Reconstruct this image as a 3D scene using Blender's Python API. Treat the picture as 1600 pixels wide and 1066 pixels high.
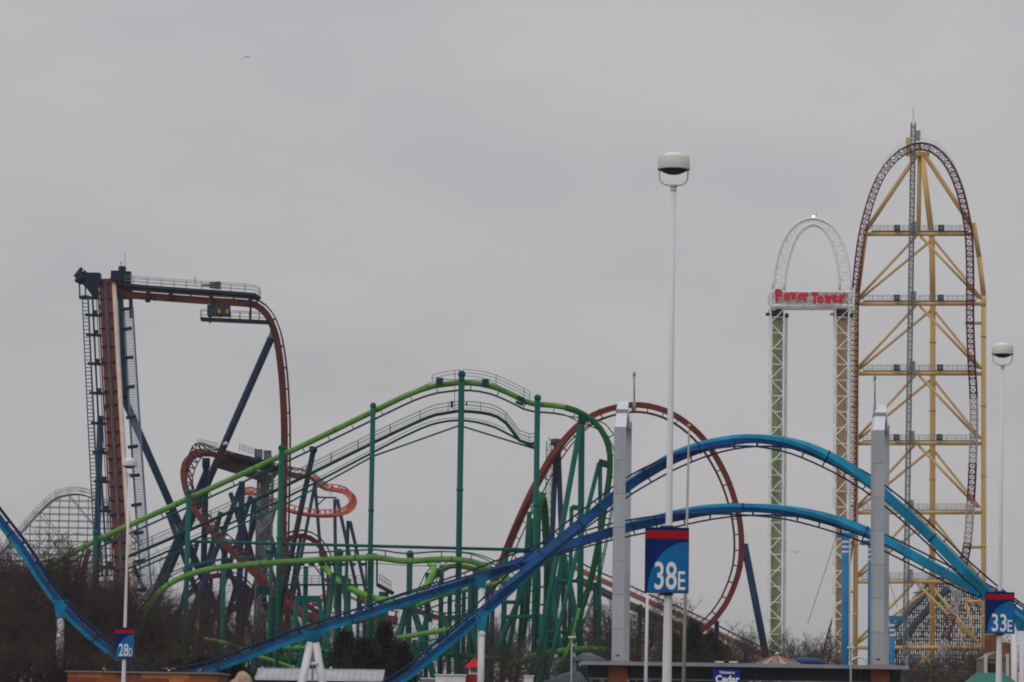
import bpy, bmesh, math, random
from mathutils import Vector, Matrix, Quaternion
random.seed(11)
for o in list(bpy.data.objects): bpy.data.objects.remove(o)
scene = bpy.context.scene
C = scene.collection
R = math.radians

# ------------------------------------------------------------------ camera
FPX, CX, CY = 5353.0, 800.0, 533.0          # focal length in photo pixels (1600 wide)
EYE = Vector((0, 0, 1.7))
PITCH, ROLL = math.atan((1108 - CY) / FPX), 0.0148
cam_m = Matrix.Rotation(math.pi / 2 + PITCH, 3, 'X') @ Matrix.Rotation(ROLL, 3, 'Z')
cam_d = bpy.data.cameras.new('camera'); cam = bpy.data.objects.new('camera', cam_d); C.objects.link(cam)
cam_d.sensor_width = 36; cam_d.lens = FPX / 1600 * 36
cam_d.clip_start = 0.5; cam_d.clip_end = 30000
cam.matrix_world = Matrix.Translation(EYE) @ cam_m.to_4x4()
scene.camera = cam

# ------------------------------------------------------------------ overcast sky
SUN_EL, SUN_AZ = 38, 215                     # diffuse sun behind the cloud, behind the camera's left shoulder
w = bpy.data.worlds.new('World'); scene.world = w; w.use_nodes = True
nt = w.node_tree; nt.nodes.clear()
def N(t, **k):
    n = nt.nodes.new(t)
    for a, b in k.items(): setattr(n, a, b)
    return n
L = nt.links.new
sky = N('ShaderNodeTexSky', sky_type='NISHITA'); sky.sun_disc = False
sky.sun_elevation = R(SUN_EL); sky.sun_rotation = R(SUN_AZ); sky.dust_density = 4
tc = N('ShaderNodeTexCoord'); sep = N('ShaderNodeSeparateXYZ'); L(tc.outputs['Generated'], sep.inputs[0])
mr = N('ShaderNodeMapRange'); L(sep.outputs['Z'], mr.inputs['Value'])
mr.inputs['From Min'].default_value = 0; mr.inputs['From Max'].default_value = 1
mr.inputs['To Min'].default_value = 1.0; mr.inputs['To Max'].default_value = 1.75
mp = N('ShaderNodeMapping'); mp.inputs['Scale'].default_value = (6, 6, 15); L(tc.outputs['Generated'], mp.inputs[0])
nz = N('ShaderNodeTexNoise'); nz.inputs['Scale'].default_value = 1.5; nz.inputs['Detail'].default_value = 4
nz.inputs['Roughness'].default_value = .5
L(mp.outputs[0], nz.inputs['Vector'])
cr = N('ShaderNodeValToRGB'); L(nz.outputs['Fac'], cr.inputs[0])
cr.color_ramp.elements[0].position = .33; cr.color_ramp.elements[0].color = (4.10, 4.05, 4.24, 1)
cr.color_ramp.elements[1].position = .67; cr.color_ramp.elements[1].color = (4.66, 4.53, 4.62, 1)
mul = N('ShaderNodeMix', data_type='RGBA', blend_type='MULTIPLY'); mul.inputs[0].default_value = 1
L(cr.outputs[0], mul.inputs[6]); L(mr.outputs[0], mul.inputs[7])
mix = N('ShaderNodeMix', data_type='RGBA'); mix.inputs[0].default_value = .96
L(sky.outputs[0], mix.inputs[6]); L(mul.outputs[2], mix.inputs[7])
bg = N('ShaderNodeBackground'); bg.inputs['Strength'].default_value = 0.1
L(mix.outputs[2], bg.inputs['Color'])
ow = N('ShaderNodeOutputWorld'); L(bg.outputs[0], ow.inputs['Surface'])

sd = bpy.data.lights.new('sun', 'SUN'); sun = bpy.data.objects.new('sun', sd); C.objects.link(sun)
sd.energy = 0.7; sd.angle = R(30); sd.color = (1, .97, .93)
sdir = Vector((math.sin(R(SUN_AZ)) * math.cos(R(SUN_EL)), math.cos(R(SUN_AZ)) * math.cos(R(SUN_EL)), math.sin(R(SUN_EL))))
sun.rotation_euler = sdir.to_track_quat('Z', 'Y').to_euler()
sun.location = (0, 0, 200)
vs = scene.view_settings
vs.view_transform = 'Standard'; vs.look = 'None'; vs.exposure = 0; vs.gamma = 1; vs.use_curve_mapping = False
scene.cycles.volume_bounces = 1; scene.cycles.filter_width = 1.9

# ------------------------------------------------------------------ helpers
def P(x, y, d):
    """point that photo pixel (x, y) shows on the plane d metres north of the camera"""
    v = cam_m @ Vector(((x - CX) / FPX, -(y - CY) / FPX, -1))
    return EYE + v * (d / v.y)
def px(d): return d / FPX                      # metres per photo pixel at d
def lin(c): return tuple((v / 255 / 12.92 if v / 255 <= .04045 else ((v / 255 + .055) / 1.055) ** 2.4) for v in c) + (1,)
MATS = {}
def mat(name, rgb, rough=.55, var=.12, scale=.6, metal=0, bump=0, alpha=None, emit=None, streak=0, spec=.14):
    if name in MATS: return MATS[name]
    m = bpy.data.materials.new(name); m.use_nodes = True; t = m.node_tree
    b = t.nodes['Principled BSDF']; b.inputs['Roughness'].default_value = rough; b.inputs['Metallic'].default_value = metal
    b.inputs['Specular IOR Level'].default_value = spec
    base = lin(rgb)
    g = t.nodes.new('ShaderNodeNewGeometry')
    n1 = t.nodes.new('ShaderNodeTexNoise'); n1.inputs['Scale'].default_value = scale; n1.inputs['Detail'].default_value = 5
    if streak:
        mpp = t.nodes.new('ShaderNodeMapping'); mpp.inputs['Scale'].default_value = (1, 1, streak)
        t.links.new(g.outputs['Position'], mpp.inputs[0]); t.links.new(mpp.outputs[0], n1.inputs['Vector'])
    else: t.links.new(g.outputs['Position'], n1.inputs['Vector'])
    r = t.nodes.new('ShaderNodeValToRGB'); t.links.new(n1.outputs['Fac'], r.inputs[0])
    r.color_ramp.elements[0].position = .28; r.color_ramp.elements[1].position = .72
    r.color_ramp.elements[0].color = tuple(v * (1 - var * 1.6) for v in base[:3]) + (1,)
    r.color_ramp.elements[1].color = tuple(min(1, v * (1 + var)) for v in base[:3]) + (1,)
    t.links.new(r.outputs[0], b.inputs['Base Color'])
    if bump:
        bp = t.nodes.new('ShaderNodeBump'); bp.inputs['Strength'].default_value = bump
        n2 = t.nodes.new('ShaderNodeTexNoise'); n2.inputs['Scale'].default_value = scale * 8; n2.inputs['Detail'].default_value = 4
        t.links.new(g.outputs['Position'], n2.inputs['Vector'])
        t.links.new(n2.outputs['Fac'], bp.inputs['Height']); t.links.new(bp.outputs[0], b.inputs['Normal'])
    if emit:
        b.inputs['Emission Color'].default_value = (1, 1, .96, 1); b.inputs['Emission Strength'].default_value = emit
    MATS[name] = m
    return m

ORIGIN = {}
def thing(name, label, cat, base=(0, 0, 0), group=None):
    o = bpy.data.objects.new(name, None); C.objects.link(o); o.location = base; o.empty_display_size = .5
    o['label'] = label; o['category'] = cat
    if group: o['group'] = group
    ORIGIN[o.name] = Vector(base)
    return o
def tag(o, label, cat, group=None):
    o['label'] = label; o['category'] = cat
    if group: o['group'] = group
    return o
def org(o): return ORIGIN.get(o.name, Vector((0, 0, 0))) if o else Vector((0, 0, 0))

def frame(t, up=Vector((0, 0, 1))):
    t = t.normalized(); s = t.cross(up)
    if s.length < 1e-4: s = t.cross(Vector((0, 1, 0)))
    s.normalize(); return s, s.cross(t)
class MB:
    def __init__(s): s.v = []; s.f = []; s.m = []; s.sm = []
    def quad(s, a, b, c, d, mi=0): i = len(s.v); s.v += [a, b, c, d]; s.f.append((i, i+1, i+2, i+3)); s.m.append(mi); s.sm.append(False)
    def poly(s, pts, mi=0): i = len(s.v); s.v += list(pts); s.f.append(tuple(range(i, i+len(pts)))); s.m.append(mi); s.sm.append(False)
    def sweep(s, pts, frames, prof, mats=None, smooth=False, cap=True, scales=None):
        n = len(prof); i0 = len(s.v)
        for k, p in enumerate(pts):
            a, b = frames[k]; sc = scales[k] if scales else 1
            for (u, v) in prof: s.v.append(p + a * (u * sc) + b * (v * sc))
        for k in range(len(pts) - 1):
            for j in range(n):
                j2 = (j + 1) % n
                s.f.append((i0+k*n+j, i0+k*n+j2, i0+(k+1)*n+j2, i0+(k+1)*n+j)); s.m.append(mats[j] if mats else 0); s.sm.append(smooth)
        if cap:
            s.f.append(tuple(i0+j for j in reversed(range(n)))); s.m.append(mats[0] if mats else 0); s.sm.append(False)
            e = i0 + (len(pts)-1)*n
            s.f.append(tuple(e+j for j in range(n))); s.m.append(mats[0] if mats else 0); s.sm.append(False)
    def tube(s, a, b, r, r2=None, n=8, cap=True):
        r2 = r if r2 is None else r2
        fr = frame(b - a)
        s.sweep([a, b], [fr, fr], circ(n), smooth=n > 5, cap=cap, scales=[r, r2]); return s
    def path(s, pts, r, n=6, cap=True):
        fs = ptf(pts); s.sweep(pts, fs, circ(n), smooth=n > 5, cap=cap, scales=[r]*len(pts)); return s
    def beam(s, a, b, wd, h, up=Vector((0, 0, 1))):
        fr = frame(b - a, up); x, y = wd/2, h/2
        s.sweep([a, b], [fr, fr], [(-x, -y), (x, -y), (x, y), (-x, y)]); return s
    def box(s, c, sx, sy, sz, rz=0):
        c = Vector(c); m = Matrix.Rotation(rz, 3, 'Z')
        a = c - m @ Vector((0, 0, sz/2)); b = c + m @ Vector((0, 0, sz/2))
        X, Y = m @ Vector((1, 0, 0)), m @ Vector((0, 1, 0)); x, y = sx/2, sy/2
        s.sweep([a, b], [(X, Y), (X, Y)], [(-x, -y), (x, -y), (x, y), (-x, y)]); return s
    def lathe(s, c, prof, n=24):                    # prof: (radius, z) bottom to top
        c = Vector(c); X, Y = Vector((1, 0, 0)), Vector((0, 1, 0))
        s.sweep([c + Vector((0, 0, z)) for r, z in prof], [(X, Y)]*len(prof), circ(n), smooth=True, scales=[max(r, 1e-4) for r, z in prof]); return s
    def ball(s, c, r, n=12):
        k = 7; s.lathe(c, [(r*math.cos(-math.pi/2+math.pi*i/k), r*math.sin(-math.pi/2+math.pi*i/k)) for i in range(k+1)], n); return s
    def mesh(s, name, mats, off=Vector((0, 0, 0))):
        me = bpy.data.meshes.new(name)
        me.from_pydata([tuple(Vector(p) - off) for p in s.v], [], s.f)
        for m in (mats if isinstance(mats, (list, tuple)) else [mats]): me.materials.append(m)
        me.polygons.foreach_set('material_index', s.m); me.polygons.foreach_set('use_smooth', s.sm); me.update()
        return me
    def build(s, name, mats, parent=None, label=None):
        off = org(parent)
        o = bpy.data.objects.new(name, s.mesh(name, mats, off)); C.objects.link(o)
        if parent: o.parent = parent; ORIGIN[o.name] = off
        if label: o['label'] = label
        return o
_c = {}
def circ(n):
    if n not in _c: _c[n] = [(math.cos(2*math.pi*i/n), math.sin(2*math.pi*i/n)) for i in range(n)]
    return _c[n]
def ptf(pts, up=Vector((0, 0, 1))):                 # parallel-transport frames (side, normal)
    out = []; T = [(pts[min(i+1, len(pts)-1)] - pts[max(i-1, 0)]).normalized() for i in range(len(pts))]
    s, nrm = frame(T[0], up)
    out.append((s, nrm))
    for i in range(1, len(pts)):
        q = T[i-1].rotation_difference(T[i]); nrm = q @ nrm
        nrm = (nrm - T[i] * nrm.dot(T[i])).normalized(); out.append((T[i].cross(nrm), nrm))
    return out
def spline(ctrl, step):                             # ctrl: list of (Vector, scalar); even spacing
    n = len(ctrl); raw = []
    for i in range(n - 1):
        p0, p1, p2, p3 = ctrl[max(i-1, 0)], ctrl[i], ctrl[i+1], ctrl[min(i+2, n-1)]
        k = max(4, int((p2[0]-p1[0]).length / step * 2))
        for j in range(k):
            t = j / k
            def cr_(a, b, c, d): return .5*((2*b) + (c-a)*t + (2*a-5*b+4*c-d)*t*t + (3*b-a-3*c+d)*t*t*t)
            raw.append((cr_(p0[0], p1[0], p2[0], p3[0]), p1[1] + (p2[1]-p1[1])*t))
    raw.append(ctrl[-1])
    out = [raw[0]]; acc = 0
    for a, b in zip(raw, raw[1:]):
        acc += (b[0]-a[0]).length
        if acc >= step: out.append(b); acc = 0
    if (out[-1][0]-raw[-1][0]).length > 1e-3: out.append(raw[-1])
    return out
def pts(ctrl, d):                                   # pixel list -> (Vector, phi)
    return [(P(c[0], c[1], c[3] if len(c) > 3 else d), R(c[2] if len(c) > 2 else 0)) for c in ctrl]
def obj_at(name, me, parent, m3, loc):
    o = bpy.data.objects.new(name, me); C.objects.link(o)
    o.parent = parent; ORIGIN[o.name] = org(parent)
    o.matrix_local = Matrix.Translation(loc - org(parent)) @ m3.to_4x4()
    return o
def track(parent, name, ctrl, d, spine, smats, rmat, gauge=1.2, off=.9, rr=.07, step=1.0, ties=3, up=Vector((0, 0, 1)), n=8, tiemat=None, smooth=False, tw=.09, label=None, joint=0):
    """tubular steel track: spine (round radius or polygon profile), two rails and crossties; off = distance spine to rails"""
    sp = spline(pts(ctrl, d), step); ps = [a for a, _ in sp]; fs = ptf(ps, up)
    fr = []
    for (s, nn), (p, ph), i in zip(fs, sp, range(len(sp))):
        q = Quaternion(nn.cross(s).normalized(), ph)
        fr.append((q @ s, q @ nn))
    mb = MB()
    if isinstance(spine, (int, float)): mb.sweep(ps, fr, [(a*spine, b*spine) for a, b in circ(n)], smooth=True)
    else: mb.sweep(ps, fr, spine[0], mats=spine[1], smooth=smooth)
    tr = mb.build(name, smats, parent, label)
    for sg in (-1, 1):
        rb = MB(); rb.path([p + f[0]*sg*gauge/2 + f[1]*off for p, f in zip(ps, fr)], rr, 5); rb.build('rail', rmat, tr)
    if joint:
        pf = [(a*spine, b*spine) for a, b in circ(n)] if isinstance(spine, (int, float)) else spine[0]
        for i in range(joint//2, len(ps)-1, joint):
            t_ = (ps[i+1] - ps[i]).normalized(); jb = MB(); jb.sweep([ps[i] - t_*.07, ps[i] + t_*.07], [fr[i]]*2, pf, scales=[1.1, 1.1]); jb.build('joint_flange', tiemat or rmat, tr)
    if ties:
        g = gauge/2; tb = MB(); X, Y, Z = Vector((1, 0, 0)), Vector((0, 1, 0)), Vector((0, 0, 1))
        tb.beam(-X*g + Z*off, X*g + Z*off, tw, tw*1.2); tb.beam(Z*.1 - X*g*.25, -X*g + Z*off, tw, tw); tb.beam(Z*.1 + X*g*.25, X*g + Z*off, tw, tw)
        me = tb.mesh('tie', tiemat or rmat)
        for i in range(1, len(ps)-1, ties):
            f = fr[i]; t = f[1].cross(f[0])
            obj_at('tie', me, tr, Matrix((f[0], t, f[1])).transposed(), ps[i])
    return tr, ps, fr
def post(parent, x, y, d, r, m, name='support_column', ball=False, r2=None, n=10, joints=0):
    t = P(x, y, d); b = Vector((t.x, t.y, 0)); mb = MB(); mb.tube(b, t, r2 or r, r, n)
    if ball: mb.ball(t, r*1.3)
    for k in range(joints):
        z = t.z * (k + 1) / (joints + 1); c = Vector((t.x, t.y, z)); mb.tube(c - Vector((0, 0, .12)), c + Vector((0, 0, .12)), r*1.22, n=n)
    mb.tube(b, b + Vector((0, 0, .25)), (r2 or r)*1.8, n=n)
    return mb.build(name, m, parent)
def strut(parent, x1, y1, x2, y2, d, r, m, d2=None, name='support_strut', ground=False, n=10):
    a, b = P(x1, y1, d), P(x2, y2, d2 or d)
    if ground: b = a + (b - a) * (a.z / (a.z - b.z))
    return MB().tube(a, b, r, n=n).build(name, m, parent)
def handrail(parent, line, h, r, m, every=4, rows=(1, .5), name='handrail'):
    mb = MB(); Z = Vector((0, 0, h))
    for q in rows: mb.path([p + Z*q for p in line], r, 4)
    for p in line[::every]: mb.tube(p, p + Z, r*1.1, n=4)
    mb.tube(line[-1], line[-1] + Z, r*1.1, n=4)
    return mb.build(name, m, parent)
def text_mesh(body, h, m, extr=.01, xs=1, bold=0):
    cu = bpy.data.curves.new('lettering', 'FONT'); cu.body = body; cu.size = 1; cu.extrude = extr / h; cu.offset = bold; cu.resolution_u = 4
    ob = bpy.data.objects.new('tmp', cu); C.objects.link(ob); bpy.context.view_layer.update()
    me = bpy.data.meshes.new_from_object(ob.evaluated_get(bpy.context.evaluated_depsgraph_get()))
    bpy.data.objects.remove(ob); bpy.data.curves.remove(cu)
    xsv = [v.co.x for v in me.vertices]; ys = [v.co.y for v in me.vertices]
    k = h / (max(ys) - min(ys)); x0, y0 = min(xsv), min(ys)
    for v in me.vertices: v.co = ((v.co.x - x0)*k*xs, -v.co.z*h, (v.co.y - y0)*k)
    me.materials.clear(); me.materials.append(m); me.name = 'lettering'
    return me, (max(xsv) - x0)*k*xs
def put_text(parent, name, body, x0, x1, yb, yt, d, m, bold=.0, dy=-.02, extr=.01, tilt=0):
    a, b = P(x0, yb, d), P(x1, yt, d); h = b.z - a.z
    me, wd = text_mesh(body, h, m, extr, 1, bold)
    s = (b.x - a.x) / wd
    for v in me.vertices: v.co.x *= s
    return obj_at(name, me, parent, Matrix.Rotation(tilt, 3, 'Y'), Vector((a.x, d + dy, a.z)))

# ------------------------------------------------------------------ setting: ground, car park, grass
def sheet(name, x0, x1, y0, y1, z, m):
    mb = MB(); mb.quad(Vector((x0, y0, z)), Vector((x1, y0, z)), Vector((x1, y1, z)), Vector((x0, y1, z)))
    o = mb.build(name, m); o['kind'] = 'structure'; return o
sheet('ground', -4000, 4000, -2000, 12000, 0, mat('dry_grass', (104, 100, 74), .95, .3, .15, bump=.3))
sheet('parking_lot', -220, 260, -60, 250, .004, mat('asphalt', (74, 74, 76), .9, .18, .4, bump=.3))
pl = sheet('midway_pavement', -170, 200, 252, 470, .004, mat('paving', (122, 118, 112), .9, .15, .5))
for r_ in range(7):
    for c_ in range(22):
        mb = MB(); x = -60 + c_*5.6; y = 30 + r_*26
        mb.quad(*(Vector(q) for q in ((x, y, .008), (x+.12, y, .008), (x+.12, y+11, .008), (x, y+11, .008))))
        mb.build('bay_line', mat('line_paint', (205, 205, 200), .8, .2, 2), bpy.data.objects['parking_lot'])

# ------------------------------------------------------------------ materials
white = mat('white_paint', (222, 222, 226), .5, .11, 1.1, streak=.12)
offwhite = mat('offwhite_paint', (212, 212, 205), .5, .08, 1)
teal = mat('teal_paint', (0, 93, 84), .45, .14, .35, streak=.2)
tealdark = mat('dark_teal_paint', (4, 68, 64), .5, .15, .4)
lime = mat('lime_paint', (98, 150, 70), .4, .16, .3)
limed = mat('deep_green_shaded_lime', (18, 94, 46), .42, .18, .3)  # deep green parts, and lime with shade put in on the first-drop curve
turq = mat('turquoise_paint', (20, 140, 182), .45, .3, .5, streak=.5)
cobalt = mat('cobalt_paint', (0, 76, 134), .45, .3, .5, streak=.5)
navyrail = mat('navy_rail_paint', (8, 44, 86), .45, .1, .5)
brown = mat('oxblood_paint', (112, 46, 42), .5, .14, .3)
brownd = mat('dark_oxblood_paint', (76, 37, 37), .55, .14, .3)
orange = mat('orange_paint', (192, 90, 72), .45, .12, .4)
blue = mat('indigo_paint', (14, 42, 76), .45, .14, .3, streak=.2)
slate = mat('dark_slate_paint', (18, 36, 58), .55, .16, .5)
bluegrey = mat('slate_teal_paint', (14, 54, 74), .5, .14, .4)
steel = mat('galvanised_steel', (150, 154, 158), .5, .12, .8, metal=.25)
darksteel = mat('dark_steel', (70, 76, 80), .6, .2, .8)
yellow = mat('yellow_paint', (212, 174, 112), .45, .1, .15, streak=.3)
maroon = mat('maroon_paint', (92, 18, 52), .5, .14, .3)
pillar_grey = mat('pillar_cladding', (166, 172, 178), .5, .1, .5, streak=.12)
pillar_b = mat('pillar_cladding_faded', (172, 177, 182), .5, .12, .6, streak=.12); pillar_c = mat('pillar_cladding_stained', (158, 164, 169), .55, .14, .6, streak=.1)
pillar_light = mat('pillar_skylit_cladding', (214, 218, 228), .5, .05, .3)  # sky light on heads and ring beam put into a paler cladding colour
lightblue = mat('sky_blue_paint', (44, 120, 172), .45, .1, .4)

# ------------------------------------------------------------------ car park lamp posts with row signs
signnavy = mat('sign_navy', (6, 40, 106), .45, .12, 2.5); signred = mat('sign_red', (166, 24, 32), .45, .12, 2.5)
signblue = mat('sign_blue', (22, 108, 168), .45, .12, 2.5); letterwhite = mat('sign_white', (232, 234, 238), .4, .02, 1)
lens = mat('lamp_lens', (74, 82, 80), .25, .1, 3); frost = mat('lamp_dome', (236, 234, 226), .35, .03, 2)
def lamp_post(label, d, ptop, pbot, sign, num, let, grp='car park lamp posts with row signs'):
    """ptop/pbot: pixels of the pole under the lamp and at the frame edge; sign: (x0, x1, ytop, ybottom)"""
    k = px(d); a = P(*ptop, d); b = P(*pbot, d)
    b = a + (b - a) * (a.z / (a.z - b.z)); t = thing('lamp_post', label, 'lamp post', b, grp)
    ax = (a - b).normalized(); ys = (sign[2] + sign[3])/2
    mb = MB(); zs = [0, .03, .22, .35, .62, 1]; rs = [.115, .107, .104, .082, .066, .056]
    mb.sweep([b + (a-b)*z for z in zs], [frame(ax)]*6, circ(18), smooth=True, scales=rs)
    mb.tube(b, b + ax*.35, .17, .15, 18)
    mb.build('pole', white, t)
    MB().lathe(a, [(.062, -.02), (.066, 0), (.064, .06), (.085, .085), (.105, .11), (.1, .135)], 18).build('collar', offwhite, t)
    mb = MB(); W = .325; arc = [a + Vector((-W, 0, .52)), a + Vector((-W, 0, .36))]
    for i in range(9):
        q = math.pi + math.pi/2*i/8; arc.append(a + Vector((-W + .2 + .2*math.cos(q), 0, .325 + .2*math.sin(q))))
    arc += [Vector((2*a.x - p.x, p.y, p.z)) for p in reversed(arc)]
    mb.path(arc, .017, 8); mb.build('yoke', offwhite, t)
    c = a + Vector((0, 0, .475))
    MB().lathe(c, [(.365, 0), (.372, .02), (.366, .035), (.366, .05), (.372, .06), (.366, .075), (.366, .1), (.362, .285), (.345, .297), (.2, .3)], 40).build('lamp_housing', offwhite, t)
    MB().lathe(c, [(.26, .295), (.25, .33), (.19, .375), (.1, .40), (0, .405)], 32).build('lamp_dome', frost, t)
    MB().lathe(c, [(0, -.11), (.12, -.1), (.24, -.055), (.32, 0), (.33, .03)], 32).build('lens', lens, t)
    # sign
    p0, p1 = P(sign[0], sign[3], d), P(sign[1], sign[2], d); Wd, Hh = p1.x - p0.x, p1.z - p0.z
    cx, cz = (p0.x + p1.x)/2, (p0.z + p1.z)/2; yf = d - .2
    pn = MB().box((cx, d - .12, cz), Wd, .16, Hh).build('sign_panel', signnavy, t)
    mb = MB()
    for z, s in ((cz + Hh/2, 1), (cz - Hh/2, -1)): mb.box((cx, d - .12, z + s*.012), Wd + .03, .18, .024)
    for s in (-1, 1): mb.box((cx + s*(Wd/2 + .008), d - .12, cz), .016, .18, Hh)
    mb.build('sign_frame', mat('sign_edge', (40, 52, 80), .5, .05), pn)
    MB().box((cx, yf - .003, p0.z + Hh*.9), Wd, .006, Hh*.125).build('red_band', signred, pn)
    pl_ = [(Wd, 0)] + [(Wd*(1 - .955*math.sin(math.pi/2*i/28)), Hh*.79*math.cos(math.pi/2*i/28)) for i in range(29)]
    mb = MB(); X, Zv = Vector((1, 0, 0)), Vector((0, 0, 1))
    mb.sweep([Vector((p0.x, yf - .006, p0.z)), Vector((p0.x, yf, p0.z))], [(X, Zv)]*2, pl_); mb.build('blue_quarter_disc', signblue, pn)
    def tx(body, u0, u1, v0, v1, bold):
        me, wd = text_mesh(body, (v1-v0)*Hh, letterwhite, .004, 1, bold)
        s = (u1-u0)*Wd/wd
        for v in me.vertices: v.co.x *= s
        obj_at('lettering', me, pn, Matrix.Identity(3), Vector((p0.x + u0*Wd, yf - .012, p0.z + v0*Hh)))
    tx(num, .21, .735, .035, .475, .012); tx(let, .765, .935, .035, .325, .008)
    # brackets
    for z in (cz - Hh/2 - .05, cz + Hh/2 + .05): MB().tube(Vector((cx, d, z - .02)), Vector((cx, d, z + .02)), .16, n=16).build('sign_bracket', darksteel, t)
    return t
lamp_post('tall white lamp post with the 38E row sign, nearest to the viewer', 77, (1052.3, 298), (1042, 1066), (1008, 1075, 827, 925), '38', 'E')
lamp_post('white lamp post with the 33E row sign near the right edge', 115.5, (1566.5, 576), (1560.5, 1066), (1539, 1583, 927, 989), '33', 'E')
lamp_post('white lamp post with the 28D row sign on the left', 166, (202, 744), (193, 1066), (180, 210, 983, 1027), '28', 'D')

# ------------------------------------------------------------------ blue wing coaster
GK = thing('wing_coaster', 'turquoise and cobalt blue roller coaster whose twin humps twist through two grey towers', 'roller coaster', (P(1174, 700, 310).x, 310, 0))
# profile edges: rail side and upper flanks cobalt, lower flanks and back turquoise
gkprof = ([(-.40, .32), (.40, .32), (.47, -.14), (.36, -.48), (-.36, -.48), (-.47, -.14)], [0, 0, 1, 1, 1, 0])
lowc = [(-470, 1000, 0), (-400, 900, 0), (-320, 760, 0), (-250, 672, 0), (-190, 640, 0), (-130, 660, 0), (-70, 722, 0), (0, 812, 0), (36, 859, 0), (72, 914, 0), (97, 947, 0), (130, 981, 0), (170, 1014, 0), (208, 1040, 0), (250, 1053, 0), (300, 1051, 0), (350, 1037, 0), (420, 1011, 0), (480, 989, 0), (600, 949, 5),
        (720, 911, 15), (800, 884, 40), (870, 858, 75), (960, 830, 92), (1040, 810, 125), (1100, 799, 160), (1160, 795, 180), (1230, 799, 196), (1300, 814, 220), (1370, 839, 255), (1440, 876, 272), (1500, 908, 280), (1550, 935, 300), (1600, 970, 320), (1680, 1020, 350), (1780, 1062, 360), (1900, 1075, 360)]
track(GK, 'track', lowc, 319, gkprof, [cobalt, turq], navyrail, gauge=1.5, off=.62, rr=.085, step=1.0, ties=2, tw=.11, joint=11)
upc = [(480, 1103, 0), (560, 1092, 0), (620, 1066, 0), (680, 1019, 5), (740, 968, 15), (800, 914, 35), (870, 850, 65), (930, 800, 85), (985, 757, 95), (1050, 717, 130), (1110, 696, 165), (1174, 687, 182), (1240, 695, 205), (1300, 718, 235), (1350, 748, 262), (1400, 788, 275), (1450, 834, 282), (1500, 884, 285), (1550, 930, 300), (1600, 966, 330), (1680, 1014, 350), (1780, 1050, 360), (1900, 1060, 360)]
track(GK, 'track', upc, 306, gkprof, [cobalt, turq], navyrail, gauge=1.5, off=.62, rr=.085, step=1.0, ties=2, tw=.11, joint=11)
def saddle(x, y0, y1, w0, w1, d, m=turq):
    a, b = P(x, y0, d), P(x, y1, d); k = px(d)
    mb = MB(); fr = (Vector((1, 0, 0)), Vector((0, 1, 0)))
    mb.sweep([b, a], [fr, fr], [(-.5, -.45), (.5, -.45), (.5, .45), (-.5, .45)], scales=[w1*k, w0*k]); return mb.build('saddle', m, GK)
for x_, y_ in ((-400, 905), (-300, 735), (-190, 652), (-90, 705), (1700, 1035), (1850, 1075)): post(GK, x_, y_, 319, .33, white, joints=2)
saddle(95, 938, 966, 22, 12, 319); post(GK, 95, 964, 319, .33, white, joints=3)
saddle(489, 986, 1004, 34, 12, 319)
for dx in (-1, 1):
    a = P(489 + dx*4, 1004, 319); b = Vector((a.x + dx*1.35, 319 + dx*1.2, 0)); MB().tube(a, b, .36, .42, 14).build('support_leg', white, GK)
MB().tube(P(489, 1006, 319), Vector((P(489, 1006, 319).x, 319.4, 0)), .09, n=8).build('drain_pipe', steel, GK)
mb = MB(); mb.tube(P(484, 1037, 319), P(497, 1037, 319), .18); mb.build('cross_brace', white, GK)
saddle(752, 897, 920, 26, 9, 319); post(GK, 752.5, 918, 319, .27, white)
saddle(752, 955, 987, 22, 9, 306); post(GK, 752.5, 986, 306, .29, white); 
MB().ball(P(752.5, 991, 306), .36).build('cap', white, GK)
saddle(1595, 955, 986, 30, 10, 312)
post(GK, 1584.5, 985, 306, .28, white); post(GK, 1598, 989, 306, .3, white)
MB().tube(P(1584, 1008, 306), P(1600, 1008, 306), .12).build('cross_brace', white, GK)

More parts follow.
